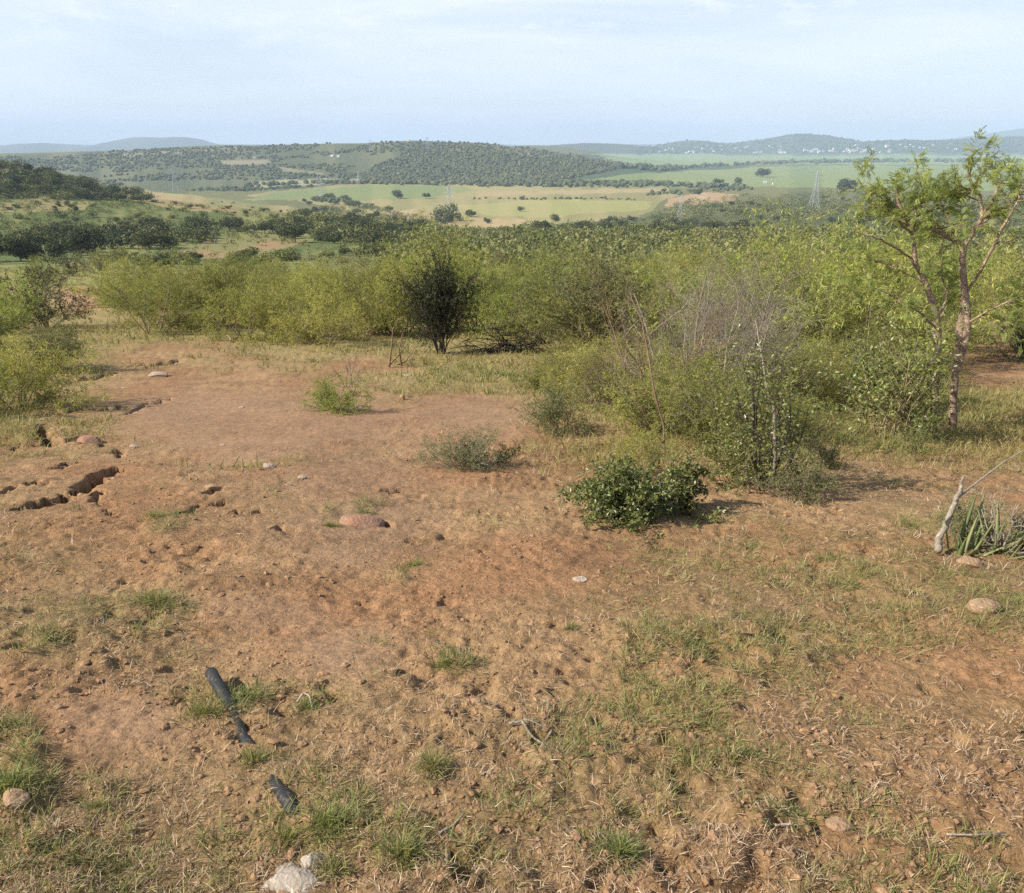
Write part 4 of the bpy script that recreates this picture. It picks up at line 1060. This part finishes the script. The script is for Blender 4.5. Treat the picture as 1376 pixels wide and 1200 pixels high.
vtrees([[(160, 362), (160, 350), (300, 346), (560, 336), (560, 350), (300, 362)]], (24,), 3.5, (2.2, 4), 'low olive tree in the hollow before the brown clearing', 'trees in the hollow', VT + ST)
vtrees([[(-100, 262), (-100, 205), (0, 214), (60, 226), (120, 246), (90, 268)], [(90, 268), (120, 246), (205, 262), (215, 272), (150, 275)]], (42, 14), 5, (4.5, 7.5), 'dark tree in the dense scrub on top of the left hillside', 'trees on the hilltop', VT)
vtrees([[(-100, 322), (-100, 285), (60, 285), (330, 292), (470, 300), (330, 305), (130, 322)]], (60,), 6, (2.4, 4.6), 'scattered scrub tree on the green face of the left hillside', 'scrub trees on the hillside', ST + VT[:1])
vtrees([[(-60, 288), (0, 279), (60, 264), (130, 274), (110, 288)], [(200, 262), (330, 274), (450, 287), (440, 296), (330, 294), (215, 284)]], (16, 30), 5, (1.6, 3.4), 'small bush tree dotted over the yellow grass of the left hillside', 'bushes on the yellow hillside', ST + VT[:1])
vtrees([[(400, 300), (400, 272), (470, 268), (560, 296), (600, 300), (580, 322), (470, 312)]], (34,), 7, (5, 8), 'dark tree in the valley wood left of the pale field', 'trees left of the pale field', VT)
vtrees([[(690, 318), (720, 298), (860, 296), (1010, 292), (1010, 312), (850, 322)], [(870, 296), (905, 280), (1000, 268), (1240, 268), (1420, 290), (1420, 306), (1010, 312)]], (30, 62), 7, (4.5, 8), 'grey-green tree in the wood between thicket and green fields', 'trees before the green fields', VT + ST[:1])
print('THINGS trees done')
for tx, ty, tp, lb in [(535, 267, 11, 'lone round tree on the green field at the left of the valley'), (573, 267, 7, 'small tree right of the lone round tree on the valley field'),
                       (592, 296, 22, 'tall dark clump tree on the pale field, largest of those standing in it'), (604, 299, 14, 'smaller tree touching the largest one on the pale field'), (630, 291, 10, 'small bush tree right of the clump on the pale field'),
                       (698, 284, 7, 'tiny tree in the middle of the pale field'), (1022, 238, 12, 'lone round tree standing in the big green field'), (990, 248, 9, 'tree at the lower edge of the big green field'), (965, 250, 9, 'second tree at the lower edge of the big green field'),
                       (1135, 258, 18, 'dark tree clump at the right end of the lower field edge'), (940, 262, 6, 'small tree on the pale eroded bank'), (445, 268, 9, 'tree at the left corner of the green valley field'), (700, 268, 5, 'tiny tree on the hedge line of the pale field'), (520, 284, 8, 'tree at the near left corner of the pale field'), (655, 300, 8, 'bush tree at the near edge of the pale field')]:
    p = at(tx, ty)[0]; place(VT[rv.integers(5)], p, max(px_h(p, tp), 2) * 1.15, label=lb, cat='tree', name='field_tree')

# woods that read as one mass: ridge, hedge lines, far scrub
def mass(name, lb, groups, mat, cat='wood', nb=14):
    Vs, Ts, off = [], [], 0; Fs = []
    for P, hs in groups:
        n = len(P)
        if not n: continue
        s = rv.uniform(hs[0], hs[1], n)
        # each clump: a lumpy crown from a jittered icosphere, leaves thrown over it
        v = IV[None] * (1 + rv.normal(0, .20, (n, len(IV), 1))) * (s * .55)[:, None, None] * np.array([1.15, 1.15, .85])
        v = v + (P + np.stack([0 * s, 0 * s, s * .35], 1))[:, None]
        Vs.append(v.reshape(-1, 3)); Fs.append((IF[None] + off + (np.arange(n) * len(IV))[:, None, None]).reshape(-1, 3)); off += n * len(IV)
        t = np.clip(.45 + .2 * rv.normal(0, 1, n), 0, 1)
        Ts.append(np.clip(np.repeat(t, len(IV)) + rv.normal(0, .15, n * len(IV)), 0, 1))
    o = obj(name, mesh_np(name, np.concatenate(Vs), [np.concatenate(Fs)], mat, {'tint': np.concatenate(Ts)}))
    return tag(o, lb, cat, kind='stuff')
def leafy_mass(name, lb, groups, mat, cat, nl=46):
    Vs, Fs, Ts, off = [], [], [], 0
    for P, hs in groups:
        n = len(P); s = rv.uniform(hs[0], hs[1], n)
        d = norm(rv.normal(0, 1, (n, nl, 3)) + np.array([0, 0, .35])); lump = 1 + .35 * rv.normal(0, 1, (n, nl, 1)).clip(-1.5, 1.5)
        C_ = P[:, None] + d * lump * (s * .48)[:, None, None] * np.array([1.3, 1.3, .8]) + np.stack([0 * s, 0 * s, s * .3], 1)[:, None]
        Dv = norm(rv.normal(0, 1, (n, nl, 3))); Nn = norm(d + rv.normal(0, .5, (n, nl, 3)))
        L_ = (s[:, None] * rv.uniform(.15, .36, (n, nl))).ravel()
        V, f = rhombs(C_.reshape(-1, 3), Dv.reshape(-1, 3), Nn.reshape(-1, 3), L_, L_ * .7, .1)
        Vs.append(V); Fs.append(f + off); off += len(V)
        t = np.clip(.45 + .32 * rv.normal(0, 1, (n, 1)) + .2 * rv.normal(0, 1, (n, nl)), 0, 1); Ts.append(np.repeat(t.ravel(), 4))
    o = obj(name, mesh_np(name, np.concatenate(Vs), [np.concatenate(Fs)], mat, {'tint': np.concatenate(Ts)}))
    return tag(o, lb, cat, kind='stuff')
def pscatter(poly, n, keep=None):
    xs = [a for a, b in poly]; ys = [b for a, b in poly]
    a = rv.uniform(min(xs), max(xs), n * 3); b = rv.uniform(min(ys), max(ys), n * 3); k = inpoly(a, b, poly)
    a, b = a[k][:n], b[k][:n]
    G = at(a, b)
    return G
ridge = pscatter([(-250, 226), (60, 207), (200, 201), (400, 193.5), (560, 189), (650, 192), (760, 204), (860, 222), (740, 246), (470, 247), (330, 258), (-250, 250)], 10000)
rk = fbm(ridge[:, 0] / 130, ridge[:, 1] / 130, 111, 4) > .43
pr_ = to_pix(ridge[:, 0], ridge[:, 1], ridge[:, 2])
clr = np.zeros(len(ridge), bool)
for po in ([(295, 215), (362, 213), (366, 221), (300, 223)], [(330, 246), (400, 240), (458, 239), (450, 247), (360, 253)], [(370, 224), (442, 231), (442, 237), (380, 231)]): clr |= inpoly(pr_[0], pr_[1], po)
ridge = ridge[rk & ~clr & (ridge[:, 1] > 1250)]
dense = pscatter([(560, 205), (640, 205), (860, 221), (735, 247), (480, 247), (500, 225)], 4200)
def line_pts(pts, n, jy=1.5, jx=0):
    pts = np.array(pts, float); t = rv.uniform(0, len(pts) - 1, n); i = np.clip(t.astype(int), 0, len(pts) - 2); f = (t - i)[:, None]
    q = pts[i] * (1 - f) + pts[i + 1] * f
    q[:, 1] += rv.normal(0, jy, n)
    return at(q[:, 0], q[:, 1])
mass('woodland', 'dense dark woodland covering the long ridge across the valley', [(ridge, (1.8, 6.0)), (dense, (3, 7.5))], M['wood_far'])
mass('hedgerow', 'lines of trees between the green and pale valley fields', [
    (line_pts([(750, 246), (850, 247), (900, 248)], 130, .8), (5, 9)), (line_pts([(800, 225), (900, 226), (1000, 221), (1060, 219)], 150, .6), (7, 15)), (line_pts([(1060, 219), (1200, 217), (1400, 217)], 300, .8), (9, 17)),
    (line_pts([(860, 228), (900, 229), (960, 222)], 60, .5), (6, 12)), (line_pts([(630, 267), (720, 268), (800, 267), (860, 269)], 70, .5), (1.5, 3.5)), (line_pts([(640, 249), (740, 250), (900, 250), (1000, 252)], 190, 1.0), (4, 9)),
    (line_pts([(330, 250), (420, 246), (520, 247), (640, 249)], 110, .8), (4, 9)), (line_pts([(420, 268), (460, 272), (500, 280)], 40, 1.5), (3, 7)), (line_pts([(870, 262), (960, 256), (1010, 252)], 60, 1.5), (3, 7))], M['wood_far'])
def gscatter(n, y0, y1, a0, a1):
    y = np.sqrt(rv.uniform(y0 ** 2, y1 ** 2, n)); x = rv.uniform(a0, a1, n) * y
    return np.stack([x, y, coarse(x, y)], 1)
CLEAR = [[(195, 352), (285, 322), (355, 313), (430, 318), (450, 330), (380, 338), (300, 350)], [(-200, 410), (-200, 362), (190, 356), (190, 410)], [(215, 300), (205, 285), (225, 268), (330, 272), (440, 284), (430, 294), (330, 292)], [(-300, 288), (0, 279), (60, 264), (120, 276), (110, 284), (0, 290)]]
def opened(G, kp=.28):
    q = to_pix(G[:, 0], G[:, 1], G[:, 2]); k = np.zeros(len(G), bool)
    for po in CLEAR: k |= inpoly(q[0], q[1], po)
    return G[~k | (rv.uniform(0, 1, len(G)) < kp)]
rim = gscatter(2600, 95, 420, -.16, .95)
leafy_mass('valley_scrub', 'low continuous scrub between the trees of the valley bottom', [
    (opened(rim), (1.0, 4.2)),
    (opened(gscatter(500, 130, 250, -1.0, -.16)), (.6, 1.6)),
    (opened(gscatter(2300, 250, 450, -1.0, -.16)), (.9, 2.6)),
    (pscatter([(640, 330), (700, 306), (870, 294), (1000, 272), (1240, 268), (1450, 275), (1450, 325)], 1600), (1.5, 5)),
    (pscatter([(380, 292), (470, 270), (600, 300), (620, 325), (440, 325)], 600), (1.5, 5)),
    (pscatter([(880, 294), (905, 276), (985, 264), (1100, 257), (1240, 260), (1420, 264), (1420, 292)], 900), (2.5, 7)),
    (pscatter([(-150, 262), (-150, 205), (0, 214), (130, 250), (220, 266), (90, 268)], 700), (1.5, 4))], M['scrub_far'], 'scrub')
hp_ = pscatter([(850, 207), (870, 190), (1000, 184), (1080, 180), (1400, 180), (1400, 204)], 2600)
mass('hill_woods', 'scattered woods on the blue hills behind the town', [(hp_[hp_[:, 1] > 4000][:1500], (6, 15))], M['wood_far'])

# ------------------------------------------------------------------ town and pylons
def house_mesh(seed):
    rng = np.random.default_rng(seed); w, d, h = rng.uniform(9, 15), rng.uniform(7, 10), rng.uniform(3, 5); rh = rng.uniform(1.2, 2.2)
    V = np.array([[-w / 2, -d / 2, -1], [w / 2, -d / 2, -1], [w / 2, d / 2, -1], [-w / 2, d / 2, -1], [-w / 2, -d / 2, h], [w / 2, -d / 2, h], [w / 2, d / 2, h], [-w / 2, d / 2, h], [-w / 2, 0, h + rh], [w / 2, 0, h + rh]])
    q = np.array([[0, 1, 5, 4], [1, 2, 6, 5], [2, 3, 7, 6], [3, 0, 4, 7], [4, 5, 9, 8], [6, 7, 8, 9]]); t = np.array([[5, 6, 9], [7, 4, 8]])
    return mesh_np('house', V, [q, t], [M['wall_white'], M['roof']], mat_idx=[0, 0, 0, 0, 1, 1, 0, 0])
HM = [house_mesh(700 + i) for i in range(5)]
def houses(pts, lb, grp, s=(1, 1.5)):
    for p in pts:
        o = obj('house', HM[rv.integers(5)], None, p); sc = rv.uniform(*s); o.scale = (sc, sc, sc); o.rotation_euler = (0, 0, rv.uniform(-.5, .5)); tag(o, lb, 'house', grp)
houses(at(rv.uniform(1040, 1200, 46), rv.uniform(201, 206, 46)), 'tiny white house in the town at the foot of the blue hills', 'houses of the far town', (1.0, 1.8))
houses(at(rv.uniform(870, 1050, 34), rv.uniform(196, 206, 34)), 'tiny white house on the left slope above the far town', 'houses left of the far town', (.9, 1.5))
houses(at(rv.uniform(1150, 1290, 20), rv.uniform(194, 202, 20)), 'tiny white house on the slope right of the far town', 'houses right of the far town', (1.0, 1.8))
houses(at(np.array([1325, 1332, 1355, 1362]), np.array([223, 224, 222, 221])), 'small white farm building behind the feathery tree crown', 'farm buildings behind the tree', (.9, 1.3))
houses(at(np.array([1028, 1040, 1130]), np.array([246, 248, 258])), 'small pale house among the trees below the green field', 'houses below the green field', (.5, .7))
houses(at(np.array([342, 447, 455, 549]), np.array([214, 210, 211, 190])), 'tiny pale house on the wooded ridge', 'houses on the ridge', (.6, .9))
houses(at(np.array([1192]), np.array([198])), 'long white shed right of the far town, biggest building there', None, (2.4, 2.5))

def bar(a, b, r):
    a, b = np.array(a, float), np.array(b, float)
    return (np.stack([a, b])[None], np.full((1, 2), r))
def pylon_parts():
    H_ = 36.0; tb, bb, rb, ra = [], [], .13, .085
    wz = lambda z: np.interp(z, [0, 20, 36], [4.2, 1.5, .5])
    zs = [0, 7, 13, 18, 22, 26, 30, 34, 36]
    for sx, sy in ((1, 1), (1, -1), (-1, -1), (-1, 1)):
        for z0, z1 in zip(zs[:-1], zs[1:]): tb.append(bar((sx * wz(z0), sy * wz(z0), z0), (sx * wz(z1), sy * wz(z1), z1), rb))
    for z0, z1 in zip(zs[:-1], zs[1:]):
        for k in range(4):
            a = [(1, 1), (1, -1), (-1, -1), (-1, 1)][k]; b = [(1, -1), (-1, -1), (-1, 1), (1, 1)][k]
            tb.append(bar((a[0] * wz(z0), a[1] * wz(z0), z0), (b[0] * wz(z1), b[1] * wz(z1), z1), ra)); tb.append(bar((b[0] * wz(z0), b[1] * wz(z0), z0), (a[0] * wz(z1), a[1] * wz(z1), z1), ra))
            tb.append(bar((a[0] * wz(z1), a[1] * wz(z1), z1), (b[0] * wz(z1), b[1] * wz(z1), z1), ra))
    arms = []
    for z, w in ((22, 6.5), (27, 8), (32, 6)):
        L = [bar((-w, 0, z), (w, 0, z), rb)]
        for s in (-1, 1): L += [bar((s * w, 0, z), (s * wz(z + 2.4), 0, z + 2.4), ra), bar((s * w * .5, 0, z), (s * wz(z + 1.2), 0, z + 1.2), ra)]
        arms.append(L)
    return tb, arms
tb, arms = pylon_parts()
py0 = empty('pylon')
V, f = tubes(tb, (4,) * len(tb)); obj('lattice_tower', mesh_np('lattice_tower', V, [f], M['steel']), py0)
for L in arms: V, f = tubes(L, (4,) * len(L)); obj('cross_arm', mesh_np('cross_arm', V, [f], M['steel']), py0)
for a, b, hpx, lb in [(1093, 281, 46, 'steel lattice pylon rising from the wood at the right, largest in view'), (913, 298, 34, 'steel pylon standing before the pale eroded bank'), (604, 290, 38, 'thin pale pylon standing on the pale field'),
                      (431, 266, 26, 'pylon at the left end of the green valley field'), (236, 258, 30, 'pylon rising behind the yellow grass of the left hillside'), (482, 250, 18, 'pylon before the foot of the wooded ridge'), (498, 203, 14, 'pylon high on the face of the wooded ridge'), (574, 200, 14, 'pylon near the top of the wooded ridge')]:
    p = at(a, b)[0]; place(py0, p, px_h(p, hpx) / 36, rv.uniform(-.5, .5), lb, 'pylon')

# ------------------------------------------------------------------ haze, light, sky, camera
bm = bmesh.new(); bmesh.ops.create_cube(bm, size=1); me = bpy.data.meshes.new('haze'); bm.to_mesh(me); bm.free()
hz = obj('haze', me); top = max(ZMAX, CAMZ) + 8; bot = ZMIN - 1
XW = float(np.abs(xf).max()) + 50
hz.scale = (2 * XW, 13400 + 60, top - bot); hz.location = (0, (13400 - 60) / 2, (top + bot) / 2)
m, nt, out = new_mat('air'); vol = N(nt, 'ShaderNodeVolumePrincipled'); vol.inputs['Density'].default_value = 1.25e-4; vol.inputs['Color'].default_value = (.62, .79, 1.0, 1); vol.inputs['Anisotropy'].default_value = 0.0
nt.links.new(vol.outputs[0], out.inputs['Volume']); me.materials.append(m)
tag(hz, 'thin pale blue air haze over the valley', 'haze', kind='stuff')

SUN_EL, SUN_AZ = math.radians(38), math.radians(-103)       # azimuth from +Y towards +X: the sun stands left, a little behind
sd_ = np.array([math.sin(SUN_AZ) * math.cos(SUN_EL), math.cos(SUN_AZ) * math.cos(SUN_EL), math.sin(SUN_EL)])
ld = bpy.data.lights.new('sun', 'SUN'); ld.energy = 5.0; ld.angle = math.radians(.53); ld.color = (1.0, .93, .82)
lo_ = bpy.data.objects.new('sun', ld); COL.objects.link(lo_)
from mathutils import Vector
lo_.rotation_euler = Vector((-sd_[0], -sd_[1], -sd_[2])).to_track_quat('-Z', 'Y').to_euler()

wd = bpy.data.worlds.new('World'); scene.world = wd; wd.use_nodes = True
nt = wd.node_tree; nt.nodes.clear(); L = nt.links.new
out = N(nt, 'ShaderNodeOutputWorld'); bg = N(nt, 'ShaderNodeBackground'); bg.inputs['Strength'].default_value = .10
sky = N(nt, 'ShaderNodeTexSky', sky_type='NISHITA'); sky.sun_disc = False; sky.sun_elevation = SUN_EL; sky.sun_rotation = SUN_AZ; sky.air_density = 1.0; sky.dust_density = 1.2; sky.ozone_density = 1.0; sky.altitude = 300
tc = N(nt, 'ShaderNodeTexCoord'); mp = N(nt, 'ShaderNodeMapping'); mp.inputs['Scale'].default_value = (1.6, 2.2, 9.0); mp.inputs['Rotation'].default_value = (.0, .12, .3)
L(tc.outputs['Generated'], mp.inputs['Vector'])
n1 = N(nt, 'ShaderNodeTexNoise'); n1.inputs['Scale'].default_value = 1.7; n1.inputs['Detail'].default_value = 7; n1.inputs['Roughness'].default_value = .62; n1.inputs['Distortion'].default_value = .5
L(mp.outputs[0], n1.inputs['Vector'])
r1 = N(nt, 'ShaderNodeMapRange'); r1.inputs[1].default_value = .34; r1.inputs[2].default_value = .68; r1.inputs[3].default_value = .55; r1.inputs[4].default_value = 1.0; L(n1.outputs['Fac'], r1.inputs[0])
sx = N(nt, 'ShaderNodeSeparateXYZ'); L(tc.outputs['Generated'], sx.inputs[0])
rv_ = N(nt, 'ShaderNodeMapRange', interpolation_type='SMOOTHSTEP'); rv_.inputs[1].default_value = .17; rv_.inputs[2].default_value = .32; rv_.inputs[3].default_value = 1; rv_.inputs[4].default_value = .06; L(sx.outputs[2], rv_.inputs[0])
vm = N(nt, 'ShaderNodeMath', operation='MULTIPLY'); L(r1.outputs[0], vm.inputs[0]); L(rv_.outputs[0], vm.inputs[1])
cl = mixc(nt, 'MIX', vm.outputs[0], sky.outputs[0], (6.55, 7.1, 8.6))
# a few small fair-weather puffs high on the right
mp2 = N(nt, 'ShaderNodeMapping'); mp2.inputs['Scale'].default_value = (9, 9, 26); L(tc.outputs['Generated'], mp2.inputs['Vector'])
n2 = N(nt, 'ShaderNodeTexNoise'); n2.inputs['Scale'].default_value = 1.3; n2.inputs['Detail'].default_value = 6; n2.inputs['Roughness'].default_value = .6; L(mp2.outputs[0], n2.inputs['Vector'])
r2 = N(nt, 'ShaderNodeMapRange'); r2.inputs[1].default_value = .56; r2.inputs[2].default_value = .68; r2.inputs[3].default_value = 0; r2.inputs[4].default_value = .8; L(n2.outputs['Fac'], r2.inputs[0])
r3 = N(nt, 'ShaderNodeMapRange'); r3.inputs[1].default_value = .08; r3.inputs[2].default_value = .19; L(sx.outputs[2], r3.inputs[0])
mm_ = N(nt, 'ShaderNodeMath', operation='MULTIPLY'); L(r2.outputs[0], mm_.inputs[0]); L(r3.outputs[0], mm_.inputs[1])
cl2 = mixc(nt, 'MIX', mm_.outputs[0], cl, (8.6, 8.65, 8.8))
L(cl2, bg.inputs['Color']); L(bg.outputs[0], out.inputs['Surface'])

cam = bpy.data.cameras.new('camera'); co = bpy.data.objects.new('camera', cam); COL.objects.link(co)
co.location = (0, 0, CAMZ); co.rotation_euler = (PI / 2 - TH, 0, 0)
cam.sensor_fit = 'HORIZONTAL'; cam.sensor_width = 36; cam.lens = 36 * F / 1376; cam.clip_start = .05; cam.clip_end = 40000
scene.camera = co
scene.view_settings.view_transform = 'Standard'; scene.view_settings.look = 'None'; scene.view_settings.exposure = 0.52; scene.view_settings.gamma = 1
scene.cycles.volume_bounces = 1
scene.cycles.max_bounces = 8; scene.cycles.diffuse_bounces = 3; scene.cycles.transmission_bounces = 4
scene.cycles.use_denoising = False
